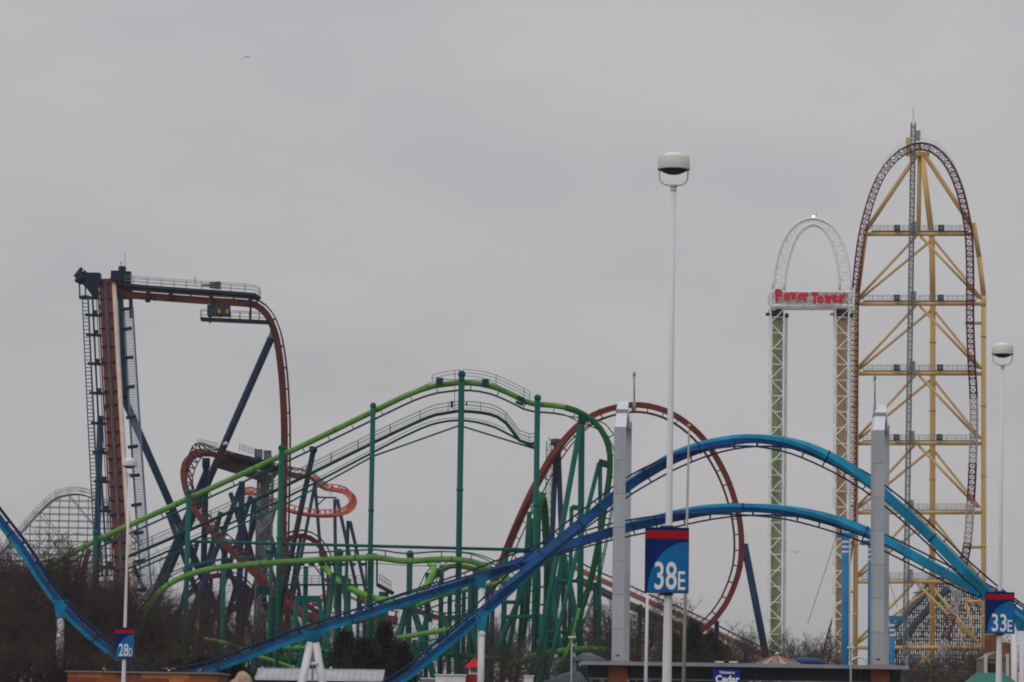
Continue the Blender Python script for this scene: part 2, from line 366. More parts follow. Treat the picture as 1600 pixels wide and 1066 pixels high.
def keyhole(label, xl, xr, ytop, ycap, rear, mast_x, mast_top):
    d0, d1 = 299.5, 326
    b = P((xl+xr)/2, 850, d0); t = thing('keyhole_tower', label, 'tower', (b.x, (d0+d1)/2, 0), 'grey keyhole towers')
    k = px(d0); wv = (xr - xl)*k; zt, zc = P(xl, ycap, d0).z, P(xl, ytop, d0 + 6).z
    cx = P((xl+xr)/2, ycap, d0).x; rx = P(rear, ycap, d1).x
    x0, x1 = cx - wv/2, cx + wv/2
    # front pillar: stacked cladding panels with thin recessed joints
    MB().box((cx, d0 + .9, (zt - .05)/2), wv*.96, 1.7, zt - .1).build('pillar_core', mat('joint_grey', (112, 116, 122), .6, .05), t)
    nP = 9; h = zt / nP
    for i in range(nP): MB().box((cx, d0 + .9, h*i + h/2), wv, 1.9, h - .03).build('cladding_panel', (pillar_grey, pillar_b, pillar_c)[(i*7 + i//2) % 3], t)
    # sloped head leaning back to the ring top
    def head(xa, ya, xb, yb, z0, z1, nm, m, dep=2.2):
        mb = MB(); A = [Vector((xa - wv/2, ya, z0)), Vector((xa + wv/2, ya, z0)), Vector((xa + wv/2, ya + dep, z0)), Vector((xa - wv/2, ya + dep, z0))]
        B = [Vector((xb - wv*.47, yb, z1)), Vector((xb + wv*.47, yb, z1)), Vector((xb + wv*.47, yb + dep, z1)), Vector((xb - wv*.47, yb + dep, z1))]
        mb.poly(A[::-1]); mb.poly(B)
        for i in range(4): mb.quad(A[i], A[(i+1) % 4], B[(i+1) % 4], B[i])
        return mb.build(nm, m, t)
    ux = lambda q: cx*q/d0                           # the tower's plane runs obliquely away to the side
    dx = 4.4*k; zm = zt + (zc - zt)*.52
    head(cx, d0, cx + dx*.5 + ux(3.4), d0 + 3.4, zt, zm, 'head_panel', pillar_light)
    MB().box((cx + dx*.55 + ux(3.6), d0 + 4.6, zm + .17), wv*1.0, 2.4, .34).build('head_band', mat('band_grey', (140, 146, 152), .5, .05), t)
    head(cx + dx*.6 + ux(3.7), d0 + 3.7, cx + dx + ux(7.2), d0 + 7.2, zm + .34, zc, 'head_panel', pillar_light)
    # ring beam back to the rear pillar
    MB().beam(Vector((cx + dx + ux(9.2), d0 + 9.2, zc - .5)), Vector((rx, d1 - 1.05, zc - .55)), wv*.8, .9).build('ring_beam', pillar_light, t)
    zr = zc - .3
    for i in range(6): MB().box((rx, d1, zr/6*i + zr/12), wv*1.06, 2.0, zr/6 - .015).build('rear_cladding_panel', pillar_grey, t)
    MB().box((cx, d0 - .058, P(0, 1010, d0).z), .34, .02, .14).build('nameplate', darksteel, t)
    # mast with light
    a = P(mast_x, ytop + 18, d0 + 5.2); b = P(mast_x, mast_top, d0 + 5.2); mb = MB()
    mb.tube(a, a + (b-a)*.3, .16, .12, 8); mb.tube(a + (b-a)*.3, b, .07, n=8); mb.tube(b - Vector((0, 0, .3)), b + Vector((0, 0, .1)), .12, n=8)
    mb.tube(b - Vector((0, 0, .45)), b + Vector((-.2, 0, -.5)), .04, n=5); mb.build('mast', steel, t)
    bb = P((xl+xr)/2, 1032, 297)
    return t
keyhole('left grey keyhole tower with mast on its right side', 960.5, 978.5, 625, 667, 978, 991, 583)
keyhole('right grey keyhole tower with mast on its left side', 1364.5, 1382, 630, 672, 1379.5, 1367, 588)

# ------------------------------------------------------------------ tall yellow launch-coaster tower
DT = 760.0; KT = px(DT)
TT = thing('launch_coaster', 'very tall yellow tower with a maroon truss track looping over its top', 'roller coaster', (P(1436, 1000, DT).x, DT, 0))
DR = DT + 14                                          # rear leg plane
def seg(name, m, r, *pp, n=12):
    mb = MB(); q = [P(*p) for p in pp]
    for a, b in zip(q, q[1:]): mb.tube(a, b, r, n=n)
    for a in q[1:-1]: mb.ball(a, r*1.05)
    return mb.build(name, m, TT)
def leg(xy, d, r):
    q = [P(x, y, d) for x, y in xy]; q.append(Vector((q[-1].x, d, 0))); mb = MB()
    for a, b in zip(q, q[1:]): mb.tube(a, b, r, n=14)
    for a in q[1:-1]: mb.ball(a, r*1.02)
    z = 8
    while z < q[-2].z:
        c = Vector((q[-2].x, d, z)); mb.tube(c - Vector((0, 0, .25)), c + Vector((0, 0, .25)), r*1.12, n=14); z += 15.6
    return mb.build('tower_leg', yellow, TT)
leg([(1353, 360), (1340, 458), (1338.5, 478)], DT, .54); leg([(1521, 349), (1530, 402), (1537, 462), (1537, 480)], DT, .56)
leg([(1440, 238), (1456, 370), (1457.5, 474)], DR, .66)
seg('top_strut', yellow, .52, (1432, 243, DT+3), (1352, 362, DT)); seg('top_strut', yellow, .52, (1444, 241, DT+3), (1520, 356, DT))
seg('top_strut', yellow, .5, (1437, 243, DT+4), (1435, 366, DT+2))
mb = MB(); a = P(1417, 241, DT+3); b = P(1452, 241, DT+3); mb.beam(a, b, 1.2, .9); mb.beam(P(1418.5, 215, DT+3), P(1418.5, 243, DT+3), .9, .8); mb.beam(P(1436, 224, DT+3), P(1436, 243, DT+3), .8, .8); mb.build('crown_frame', yellow, TT)
plat_y = [366, 475, 584, 693, 801, 909]
mesh_grey = mat('platform_grating', (150, 152, 150), .7, .15, .6); fanbox = mat('floodlight_black', (30, 40, 44), .5, .2, 2)
for i, y in enumerate(plat_y + [1012]):
    xl = 1350 if i == 0 else 1338; xr = 1522 if i == 0 else 1536
    xl, xr = xl - i*.6*(i > 0), xr - i*.9*(i > 0)
    bm_ = MB(); A, B, Rr = P(xl, y, DT), P(xr, y, DT), P(1456 - i*.4, y, DR)
    bm_.tube(A, B, .45, n=10); bm_.build('cross_beam', yellow, TT)
    for q in (A, B): MB().tube(q, Rr, .36, n=8).build('rear_beam', yellow, TT)
    if i < 6:
        p0, p1 = P(xl + 12, y - 4.5, DT + .7), P(xr - 10, y - 4.5, DT + .7)
        fl = MB().beam(p0, p1, 1.9, .14).build('platform', mesh_grey, TT)
        line = [p0 + (p1-p0)*k/24 for k in range(25)]
        handrail(fl, [q + Vector((0, -.9, 0)) for q in line], 1.25, .035, steel, 1, (1, .66, .33))
        handrail(fl, [q + Vector((0, .9, 0)) for q in line], 1.25, .035, steel, 2, (1, .5))
        if i < 4:
            for fx in (1401.5 - i*.3, 1470.5 - i*.9):
                c = P(fx, y - 9.5, DT - 1.4); o_ = MB().box(c, 1.25, .8, 1.35).build('floodlight_box', fanbox, TT)
                rg = MB(); fr_ = (Vector((1, 0, 0)), Vector((0, 0, 1))); rg.sweep([c + Vector((0, -.41, 0)), c + Vector((0, -.5, 0))], [fr_]*2, circ(16), scales=[.5, .44]); rg.build('glass', mat('fan_grey', (86, 104, 108), .3, .1), o_)
        MB().box(P(1428.5 - i*1.3, y - 11, DT - 1.6), 1.15, 1.1, 2.4).build('lift_landing', mat('landing_grey', (140, 146, 150), .5, .1), TT)
        # diagonals to the next level
        yn = (plat_y + [1012])[i+1] - 8; xln, xrn = 1340 - i*.6, 1531 - i*1.1
        seg('diagonal', yellow, .3, (1432 - i, y + 3, DT), (xln, yn, DT)); seg('diagonal', yellow, .3, (1438 - i, y + 3, DT), (xrn, yn, DT))
        seg('diagonal', yellow, .3, (1455 - i*.4, y + 10, DR), (xln + 1, yn + 3, DT)); seg('diagonal', yellow, .3, (1459 - i*.4, y + 9, DR), (xrn + 3, yn, DT))
seg('diagonal', yellow, .3, (1455, 1020, DR), (1418, 1055, DT)); seg('diagonal', yellow, .3, (1440, 1020, DT), (1470, 1060, DT))
seg('diagonal', yellow, .3, (1508, 935, DT+6), (1526, 1010, DT)); seg('diagonal', yellow, .3, (1494, 960, DT+8), (1510, 1030, DT))
# lattice lift mast
def lattice(parent, name, a, b, wd, r, m, step, dep=None, diag=True, horiz=True):
    dep = dep or wd; mb = MB(); n = max(1, int((b-a).length / step)); t = (b-a).normalized()
    s, u = frame(t, Vector((0, 1, 0)))
    off = [s*(-wd/2)+u*(-dep/2), s*(wd/2)+u*(-dep/2), s*(wd/2)+u*(dep/2), s*(-wd/2)+u*(dep/2)]
    for o_ in off: mb.tube(a+o_, b+o_, r, n=5)
    for i in range(n):
        p, q = a + (b-a)*i/n, a + (b-a)*(i+1)/n
        for k in range(4):
            k2 = (k+1) % 4
            if horiz: mb.tube(p+off[k], p+off[k2], r*.6, n=4, cap=False)
            if diag: mb.tube((p if (i+k) % 2 else q)+off[k], (q if (i+k) % 2 else p)+off[k2], r*.6, n=4, cap=False)
    return mb.build(name, m, parent)
maststeel = mat('mast_steel', (108, 118, 124), .5, .15, .8)
lattice(TT, 'lift_mast', Vector((P(1413, 1015, DT-2).x, DT-2, 0)), P(1427, 192, DT-2), .95, .11, maststeel, 1.0)
MB().tube(P(1427, 192, DT-2), P(1427, 168, DT-2), .06, n=6).build('antenna', maststeel, TT)
MB().box(P(1434, 212, DT-2), 1.1, 1.1, 2.2).build('lift_car', mat('landing_grey', (140, 146, 150)), TT)
# truss track
def truss_track(parent, ctrl, d, runs, gauge=1.5, dep=1.5, step=1.1):
    sp = spline(pts(ctrl, d), step); ps = [a for a, _ in sp]; fs = ptf(ps, Vector((0, 0, 1)))
    n = len(ps); cuts = [int(n*f) for f in runs[0]] + [n-1]; prev = 0
    for ci, c in enumerate(cuts):
        mb = MB(); q = ps[prev:c+1]; fr = fs[prev:c+1]
        if len(q) < 3: continue
        off = [(-gauge/2, 0), (gauge/2, 0), (gauge/2*.8, -dep), (-gauge/2*.8, -dep)]
        rails = [[p + f[0]*u + f[1]*v for p, f in zip(q, fr)] for u, v in off]
        for k, rl in enumerate(rails): mb.path(rl, .13 if k < 2 else .11, 5)
        for i in range(len(q)-1):
            for k in range(4):
                k2 = (k+1) % 4
                mb.tube(rails[k][i], rails[k2][i], .075, n=4, cap=False)
                mb.tube(rails[k][i+(i+k) % 2], rails[k2][i+1-(i+k) % 2], .075, n=4, cap=False)
        mb.build('track_section', runs[1][ci], parent); prev = c
tcol = [(1283, 1040), (1291, 1000), (1305, 950), (1318, 880), (1326, 800), (1328, 700), (1329, 600), (1330, 500), (1333, 440), (1341.5, 370), (1356, 312), (1375, 268), (1400, 239), (1425, 226), (1442, 224), (1462, 230), (1483, 250), (1500, 283), (1512, 325), (1519, 370), (1521, 430), (1521, 500), (1523, 560), (1526, 610), (1527, 660), (1526, 700), (1524, 750), (1521, 800), (1517, 850), (1507, 900), (1496, 950), (1485, 990), (1475, 1025), (1463, 1052)]
pale_tr = mat('pale_track_paint', (172, 160, 166), .5, .1, .4)
truss_track(TT, tcol, DT - 2.2, ([.735, .795, .832, .87, .905, .94, .968], [maroon, pale_tr, maroon, pale_tr, maroon, pale_tr, maroon, pale_tr]))
ct = spline(pts([(1378, 264), (1400, 239), (1425, 226), (1442, 224), (1462, 230), (1483, 250), (1497, 276)], DT-3.2), 1.2)
handrail(TT, [a for a, _ in ct], 1.0, .028, maststeel, 2, (1,), 'catwalk_railing')
for y in (505, 800, 855, 940):                         # track ties to the right leg
    seg('track_arm', yellow, .35, (1508 if y < 900 else 1509, y, DT-1), (1535, y, DT))
for y in (636, 790, 850, 925): seg('track_arm', yellow, .3, (1326, y, DT-1), (1336, y, DT))

# ------------------------------------------------------------------ white drop tower with arch and sign
DP = 620.0; KP = px(DP)
PT = thing('drop_tower', 'white lattice drop tower ride with a pointed arch and red lettering across its top', 'drop tower', (P(1267, 1000, DP).x, DP, 0))
ptwhite = mat('drop_tower_white', (240, 242, 244), .5, .06, .3)
greencore = mat('green_core', (146, 162, 122), .6, .3, .6, streak=.1); tancore = mat('tan_core', (186, 156, 118), .6, .25, .6, streak=.1)
greenstripe = mat('green_stripe', (112, 142, 104), .5, .2, .5)
for xa, core, xbot in ((1214, greencore, 1209.5), (1315, tancore, 1309.5)):
    a, b = P(xa, 484, DP), P(xbot, 1000, DP); b = Vector((a.x, DP, 0)); wd = 21*KP
    for q, sx in ((0, 0), (5.5, .95)):               # front and rear tower of each pair
        o_ = Vector((sx, q, 0))
        lattice(PT, 'lattice_tower', b + o_, a + o_, wd, .16, ptwhite, wd*1.05, wd, True, False)
        cc = MB()
        for k in (-.62, -.2, .2, .62): cc.beam(b + o_ + Vector((k, .35, 0)), a + o_ + Vector((k, .35, 0)), .34, .34, Vector((0, 1, 0)))
        co = cc.build('core_rails', core, PT)
        st = MB(); st.beam(b + o_ + Vector((0, .65, 0)), a + o_ + Vector((0, .65, 0)), 1.25, .1, Vector((0, 1, 0))); st.build('core_plate', core if q else (greenstripe if core is greencore else tancore), PT)
    nn = 26
    for i in range(nn):
        z = a.z*(i+.5)/nn; MB().box((a.x, DP - .55, z), wd*.8, .12, .16).build('core_band', ptwhite, PT)
    MB().box(a + Vector((.1, .2, -.7)), 2.3, 1.6, 1.5).build('ride_carriage', fanbox, PT)
    MB().box(a + Vector((-1.6 if xa < 1250 else -1.6, -.2, -.9)), .9, .6, .5).build('carriage_seat', fanbox if xa < 1250 else yellow, PT)
    MB().box(a + Vector((1.7, -.2, -1.1)), .8, .6, .7).build('carriage_seat', fanbox, PT)
# box truss crossbar
A, B = P(1205, 469, DP - .2), P(1330, 469, DP - .2)
lattice(PT, 'crossbar_truss', A, B, 2.6, .15, ptwhite, 1.9, 3.4)
lattice(PT, 'lower_crossbar', P(1226, 480, DP), P(1304, 480, DP), .7, .1, ptwhite, 1.1, 2.2)
MB().beam(P(1207, 466, DP+.8), P(1329, 466, DP+.8), .3, 2.0).build('machinery_deck', mat('deck_grey', (176, 182, 182), .6, .3, 1.2), PT)
for x in (1205.5, 1329): lattice(PT, 'end_frame', P(x, 486, DP), P(x, 452, DP), .9, .12, ptwhite, 1.2, 3.4)
def arch(outer, inner, dd):
    so = [a for a, _ in spline(pts(outer, DP + dd), 1.2)]; n = len(so)
    si0 = [a for a, _ in spline(pts(inner, DP + dd), .25)]
    si = [si0[int(i*(len(si0)-1)/(n-1))] for i in range(n)]
    mb = MB(); mb.path(so, .26, 6); mb.path(si, .25, 6)
    for i in range(n-1):
        mb.tube(so[i], si[i+1], .05, n=4, cap=False) if i % 2 else mb.tube(si[i], so[i+1], .05, n=4, cap=False); mb.tube(so[i], si[i], .05, n=4, cap=False)
    mb.build('arch_truss', ptwhite, PT); return so, si
oo = [(1207, 452), (1211, 420), (1219, 388), (1232, 362), (1250, 346), (1271, 341), (1290, 346), (1306, 360), (1318, 385), (1325, 415), (1328, 452)]
ii = [(1224, 452), (1227, 425), (1233, 398), (1243, 371), (1256, 356), (1271, 350), (1284, 356), (1296, 372), (1304, 395), (1309, 422), (1311, 452)]
s1 = arch(oo, ii, -1); s2 = arch([(x + 1.5, y + 1.5) for x, y in oo], [(x + 1.5, y + 2) for x, y in ii], 4.5)
mb = MB()
for q in (0, 1):
    for i in range(0, min(len(s1[q]), len(s2[q])), 3): mb.tube(s1[q][i], s2[q][i], .06, n=4)
mb.build('arch_lacing', ptwhite, PT)
MB().ball(P(1271, 339, DP-1), .24).build('beacon', mat('beacon_lamp', (255, 255, 245), .4, 0, emit=2.5), PT)
MB().tube(P(1275.5, 345, DP), P(1275.5, 331, DP), .05, n=5).build('antenna', steel, PT)
ptred = mat('letter_red', (206, 40, 62), .45, .06, 1)
chars = [('P', 1212, 1222, 470.5, 454), ('o', 1224, 1233, 469, 459), ('w', 1234.5, 1245, 468, 458.5), ('e', 1246, 1254, 468.5, 459.5), ('r', 1255.5, 1263.5, 470, 459.5), ('T', 1267.5, 1277, 474, 458.5), ('o', 1277.5, 1286, 474.5, 464), ('w', 1287.5, 1299, 474, 463), ('e', 1300.5, 1309, 473, 462.5), ('r', 1310.5, 1320, 473.5, 461)]
for i, (c_, x0, x1, yb, yt) in enumerate(chars): put_text(PT, 'letter', c_, x0 - .8, x1 + .8, yb + 1.4, yt - 1.4, DP - 2.2, ptred, .085, -.6, .12, tilt=R((-3, 3, -2, 3, -3, 3, -3, 3, -2, 3)[i]))

# ------------------------------------------------------------------ oxblood dive coaster
DV = 520.0
VR = thing('dive_coaster', 'oxblood red dive coaster with blue columns, steep lift hill at left and big loop behind', 'roller coaster', (P(300, 1000, DV).x, DV, 0))
vprof = ([(-.48, .3), (.48, .3), (.48, -.5), (-.48, -.5)], [0, 0, 0, 0])
def vtrack(ctrl, d, up=Vector((0, 0, 1)), ties=2, m=brown, prof=None, **k):
    return track(VR, 'track', ctrl, d, prof or vprof, [m], k.pop('rmat', brownd), gauge=k.pop('gauge', 1.7), off=k.pop('off', .7), rr=.1, step=k.pop('step', 1.0), ties=ties, up=up, tw=.13, joint=k.pop('joint', 10), **k)
# lift hill rises away from the viewer
DB = 462.0
def lift_pt(y):                                      # centre line of the lift as a function of the photo row
    f = (y - 437) / (1000 - 437); x = 164.5 + 33*f - 6*f*(1-f)
    d = DV - (DV - DB) * f
    return x, d
lift = [(lift_pt(y)[0], y, 0, lift_pt(y)[1]) for y in (437, 500, 560, 640, 720, 800, 880, 960, 1040, 1085)]
lt, lps, lfr = vtrack(lift, DV, m=mat('lift_oxblood', (98, 46, 44), .55, .2, .4), up=Vector((0, -.6, .8)), ties=3, prof=([(-.95, .2), (.95, .2), (.95, -.5), (-.95, -.5)], [0]*4), gauge=2.2, off=.5)
def off_line(y0, y1, dx, dd=0, n=20): 
    out = []
    for i in range(n+1):
        y = y0 + (y1-y0)*i/n; x, d = lift_pt(y); out.append(P(x + dx*(520/d), y, d + dd))
    return out
MB().path(off_line(437, 1060, -.5, -.8), .22, 5).build('chain_trough', darksteel, lt)
palepipe = mat('pale_pipe', (196, 180, 168), .5, .1, .5)
MB().path(off_line(437, 1060, 13.4, -.6), .36, 8).build('cable_duct', palepipe, VR)
def ladder(x0, x1, y0, y1, m, rung, r, nm):
    a, b = off_line(y0, y1, x0, -.2, rung), off_line(y0, y1, x1, -.2, rung); mb = MB(); mb.path(a, r, 5); mb.path(b, r*1.6, 5)
    for p, q in zip(a, b): mb.tube(p, q, r*.7, n=4)
    return mb.build(nm, m, VR)
ladder(-37, -28, 462, 900, bluegrey, 74, .09, 'stair_railing')
for dx, r in ((-21, .16), (-15, .07), (-12.5, .06)): MB().path(off_line(462, 900, dx, .3), r, 5).build('stair_stringer', bluegrey, VR)
gr = MB(); a, b = off_line(485, 925, 25.5, 0, 110), off_line(485, 925, 40, 0, 110)
gr.path(a, .07, 4); gr.path(b, .11, 4)
for p, q in zip(a, b): gr.tube(p, q, .04, n=4)
for k in range(1, 6):
    gr.path([p + (q-p)*k/6 for p, q in zip(a[::4], b[::4])], .03, 4)
gr.build('mesh_railing', mat('pale_mesh', (128, 138, 148), .6, .1, .6), VR)
for dx in (26, 40.5): MB().path(off_line(480, 925, dx, -.1), .15, 5).build('outer_rail', mat('mesh_frame', (74, 98, 116), .5, .1), VR)
ys = [492, 523, 568, 614, 661, 707, 752, 798, 842, 886, 930]
for y in ys:
    x, d = lift_pt(y)
    mb = MB(); mb.beam(P(x - 34, y, d), P(x - 10, y + 1.5, d), .5, .42); mb.beam(P(x - 22, y - 4.5, d), P(x - 15, y - 4, d), .5, .55); mb.build('bracket', slate, VR)
    MB().beam(P(x + 21, y - 8, d), P(x + 37, y - 10, d), .5, .45).build('bracket', slate, VR)
# machinery on the lift crest
mb = MB(); mb.beam(P(127, 431, DV-1), P(152, 450, DV-1), 2.6, 1.9); mb.beam(P(136, 440, DV-1), P(152, 462, DV-1), 2.4, 1.3); mb.build('drive_housing', slate, VR)
mb = MB(); mb.tube(P(122, 433, DV-2), P(130, 440, DV-2), .85, .7, 12); mb.tube(P(127, 418, DV-2), P(127, 436, DV-2), .14, n=6); mb.build('motor', slate, VR)
MB().beam(P(117, 433, DV-2), P(128, 419, DV-2), 1.6, .3).build('weather_cover', bluegrey, VR)
MB().beam(P(124, 465, DV-1), P(155, 466, DV-1), 1.6, .35).build('stair_landing', slate, VR)
for x in (124, 133): MB().tube(P(x, 442, DV-1), P(x+1, 465, DV-1), .12, n=5).build('landing_post', bluegrey, VR)
MB().box(P(146, 434, DV-1), 2.2, 2.4, 1.3).build('drive_housing', slate, VR)
MB().box(P(184, 432, DV-1), 1.9, 2.4, 1.5).build('drive_housing', slate, VR)
MB().box(P(191, 425, DV-1), 1.0, 1.6, 1.6).build('motor', slate, VR)
MB().box(P(191, 446, DV+1), 2.6, 1.4, 4.2).build('crest_frame', slate, VR)
mb = MB(); mb.tube(P(189, 419, DV), P(189, 408, DV), .06, n=5); mb.tube(P(196, 425, DV), P(195, 396, DV), .05, n=5); mb.tube(P(187, 412, DV), P(191, 410, DV), .05, n=4); mb.build('weather_mast', steel, VR)
MB().beam(P(187, 445, DV+1.4), P(196, 620, DV-14), .8, .9).build('lift_column', bluegrey, VR)
MB().beam(P(204, 455, DV), P(205, 497, DV-1), .5, .5).build('hanging_guide', slate, VR)
# crest run, dive and drop
cr_ = [(176, 452, 180), (200, 459, 180), (260, 464, 180), (330, 469, 180), (388, 473, 180), (406, 479, 180), (422, 497, 180), (433, 527, 180), (440, 570, 180), (444, 620, 180), (446, 680, 180), (445, 760, 180), (443, 850, 180), (440, 940, 180), (437, 1010, 180)]
vtrack([(x, y, 0) for x, y, _ in cr_], DV, up=Vector((0, 0, 1)), ties=3, m=mat('drop_oxblood', (96, 42, 42), .5, .14, .3), off=.72, prof=([(-.6, .35), (.6, .35), (.6, -.65), (-.6, -.65)], [0]*4))
dk = [P(x, y, DV - 1.2) for x, y in ((188, 446), (230, 450), (300, 455), (360, 459), (398, 462), (406, 468))]
mb = MB(); mb.path(dk, .42, 4); o_ = mb.build('catwalk_deck', slate, VR)
ln = [a for a, _ in spline([(p + Vector((0, -.8, .3)), 0) for p in dk], .9)]; handrail(o_, ln, 1.25, .035, steel, 2, (1, .7, .4))
ln = [a for a, _ in spline([(p + Vector((0, 1.2, .3)), 0) for p in dk], .9)]; handrail(o_, ln, 1.25, .035, steel, 2, (1, .5))
for x in (232, 267, 330, 391): MB().box(P(x, 461 + (x-230)*.07, DV - .6), .5, 1.8, 1.3).build('deck_hanger', slate, VR)
MB().box(P(231, 469, DV-.4), .7, 1.2, .6).build('track_clamp', slate, VR)
mb = MB(); mb.box(P(333, 446, DV-1), 1.0, .8, .9); mb.box(P(341, 446, DV-1), .8, .8, 1.1); mb.tube(P(305, 447, DV-1), P(305, 432, DV-1), .05, n=4); mb.beam(P(314, 446, DV-1), P(330, 446, DV-1), .2, .25); mb.build('winch', darksteel, VR)
mb = MB(); a, b = P(314, 499, DV-1), P(420, 504, DV-1); mb.beam(a, b, 2.2, .45); lo = mb.build('lower_platform', slate, VR)
handrail(lo, [a + (b-a)*i/14 + Vector((0, -1, .2)) for i in range(15)], 1.2, .04, bluegrey, 2, (1,))
handrail(lo, [a + (b-a)*i/14 + Vector((0, 1, .2)) for i in range(15)], 1.2, .04, bluegrey, 2, (1, .5))
for x in (328, 391.5): MB().beam(P(x, 466, DV-1), P(x, 505, DV-1), .3, .3).build('platform_hanger', steel if x < 350 else slate, VR)
cb = MB().box(P(342, 486, DV-1.2), 3.4, 2.2, 1.6).build('machine_cabin', mat('cabin_green', (38, 62, 66), .5, .2, 1), VR)
for x in (342.5, 355): MB().box(P(x, 486.5, DV-2.4), .4, .06, .6).build('warning_sign', mat('warning_orange', (196, 130, 40), .5, .1), cb)
# blue supports
st = lambda *a, **k: strut(VR, *a, **k)
st(424, 528, 236, 955, DV, .6, blue, d2=DV+12, ground=True); MB().tube(P(429, 512, DV), P(423, 530, DV), .5, n=10).build('strut_head', steel, VR)
st(189, 612, 312, 892, DV-6, .58, blue, d2=DV-2, ground=True)
for x, y, r in ((157, 650, .5), (322, 728, .48), (378, 752, .48)): post(VR, x, y, DV, r, blue)
MB().tube(P(322, 716, DV), P(322, 731, DV), .62, n=10).build('column_head', blue, VR)
st(321, 738, 232, 946, DV, .42, blue, d2=DV-8, ground=True); st(376, 762, 330, 880, DV, .42, blue, d2=DV-6, ground=True)
st(374, 800, 408, 920, DV+4, .42, blue, ground=True); st(405, 790, 365, 930, DV+6, .4, blue, ground=True)
st(420, 830, 452, 935, DV+6, .4, blue, ground=True); st(352, 850, 345, 960, DV+4, .5, blue, ground=True)
st(226, 925, 195, 850, DV-20, .3, slate)
for q in ((262, 800, 300, 905, 528, .42), (300, 790, 262, 900, 526, .36), (345, 800, 318, 905, 530, .4), (392, 775, 352, 905, 532, .38), (360, 770, 402, 905, 534, .38), (430, 790, 398, 915, 534, .36), (340, 835, 372, 930, 528, .36), (410, 850, 440, 940, 530, .34), (308, 850, 286, 935, 526, .34), (455, 850, 470, 940, 530, .3), (470, 840, 452, 940, 532, .3)): st(*q[:4], q[4], q[5], blue, ground=True)
for q in (((292, 930), (330, 900), (372, 905), (405, 940)), ((350, 965), (395, 925), (440, 925), (480, 945), (520, 975)), ((600, 945), (640, 950), (690, 965), (740, 960))): vtrack([(x, y, 0) for x, y in q], 540, ties=2, off=.7)
for x, y in ((330, 904), (440, 930), (690, 968), (640, 955)): post(VR, x, y, 540, .3, blue)
blackp = mat('black_pipe', (26, 34, 44), .45, .15, .5)
st(490, 703, 447, 905, 425, .36, blackp, ground=True); MB().tube(P(490, 698, 425), P(489, 706, 425), .52, n=10).build('strut_head', blackp, VR)
# mid-height twisted hook and descent
hook = [(470, 744, 0, 528), (430, 736, 0, 526), (398, 727, 0, 524), (360, 718, 0, 520), (330, 708, -14, 518), (308, 708, -40, 514), (293, 722, -70, 511), (288, 746, -92, 509), (296, 778, -84, 507), (312, 806, -70, 505), (340, 838, -60, 503), (380, 876, -50, 501), (420, 915, -40, 499), (452, 945, -25, 498), (480, 962, 0, 497), (520, 972, 0, 497), (570, 965, 0, 498), (620, 970, 0, 500)]
vtrack(hook, DV, ties=1, step=1.3, off=.95, gauge=2.1, m=mat('sunbleached_oxblood', (112, 54, 48), .5, .14, .3), prof=([(-.55, .3), (.55, .3), (.5, -.5), (-.5, -.5)], [0]*4))
mb = MB(); a, b, c = P(352, 711, 519), P(400, 722, 521), P(430, 734, 523); mb.beam(a, b, 3, .5); mb.beam(b, c, 3, .5); bd = mb.build('brake_deck', slate, VR)
for l_ in ((P(309, 698, 517), P(340, 704, 517)), (P(374, 705, 519), P(402, 714, 519)), (P(402, 714, 519), P(424, 722, 519))):
    handrail(bd, [l_[0] + (l_[1]-l_[0])*i/6 for i in range(7)], 1.15, .035, steel, 1, (1, .75, .5, .25))
MB().beam(P(340, 724, 520), P(412, 746, 521), 2.0, 1.3).build('brake_run_girder', mat('girder_dark', (54, 44, 52), .6, .2, .6), VR)
for x, y in ((404, 710), (418, 712)): MB().box(P(x, y, 521), 1.1, 1.2, 1.5).build('machine_box', darksteel, VR)
# grey stair tower at the brake run
grey = mat('stair_grey', (120, 128, 134), .6, .3, .5)
a, b = P(415, 738, 523), P(412, 900, 523)
lattice(VR, 'stair_tower', Vector((a.x, 523, 0)), a, 2.2, .12, grey, 1.4, 2.6)
for i in range(15):
    z = a.z*(i+.5)/15; s_ = 1 if i % 2 else -1
    MB().beam(Vector((a.x - s_*1.0, 521.9, z-1.1)), Vector((a.x + s_*1.0, 521.9, z+1.1)), .8, .3).build('stair_flight', grey, VR)
MB().tube(P(414, 735, 524.5), Vector((P(414, 735, 524.5).x, 524.5, 0)), .75, n=10).build('stair_tower_column', grey, VR)
strut(VR, 414, 760, 437, 730, 523, .45, grey); MB().beam(P(446, 770, 522), P(402, 830, 522), .7, .7).build('transfer_girder', grey, VR)
# big loop
loop = [(765, 930), (780, 892), (796, 850), (815, 806), (840, 755), (872, 702), (910, 661), (950, 641), (1000, 634), (1050, 648), (1095, 683), (1128, 733), (1148, 785), (1157, 835), (1155, 885), (1140, 930), (1120, 962), (1095, 985), (1065, 1000)]
vtrack([(x, y, (100, 105, 112, 122, 140, 160, 175)[i] if i < 7 else 180) for i, (x, y) in enumerate(loop)], 505, ties=2, step=1.15, off=.95, gauge=1.7)
st2 = lambda *a, **k: strut(VR, *a, **k)
st2(1163, 850, 1190, 990, 505, .55, blue, ground=True)
st2(869, 690, 862, 860, 506, .4, blue, ground=True); st2(872, 690, 878, 860, 506, .4, blue, ground=True)
MB().tube(P(868, 686, 506), P(868, 696, 506), .75, n=8).build('column_head', darksteel, VR)
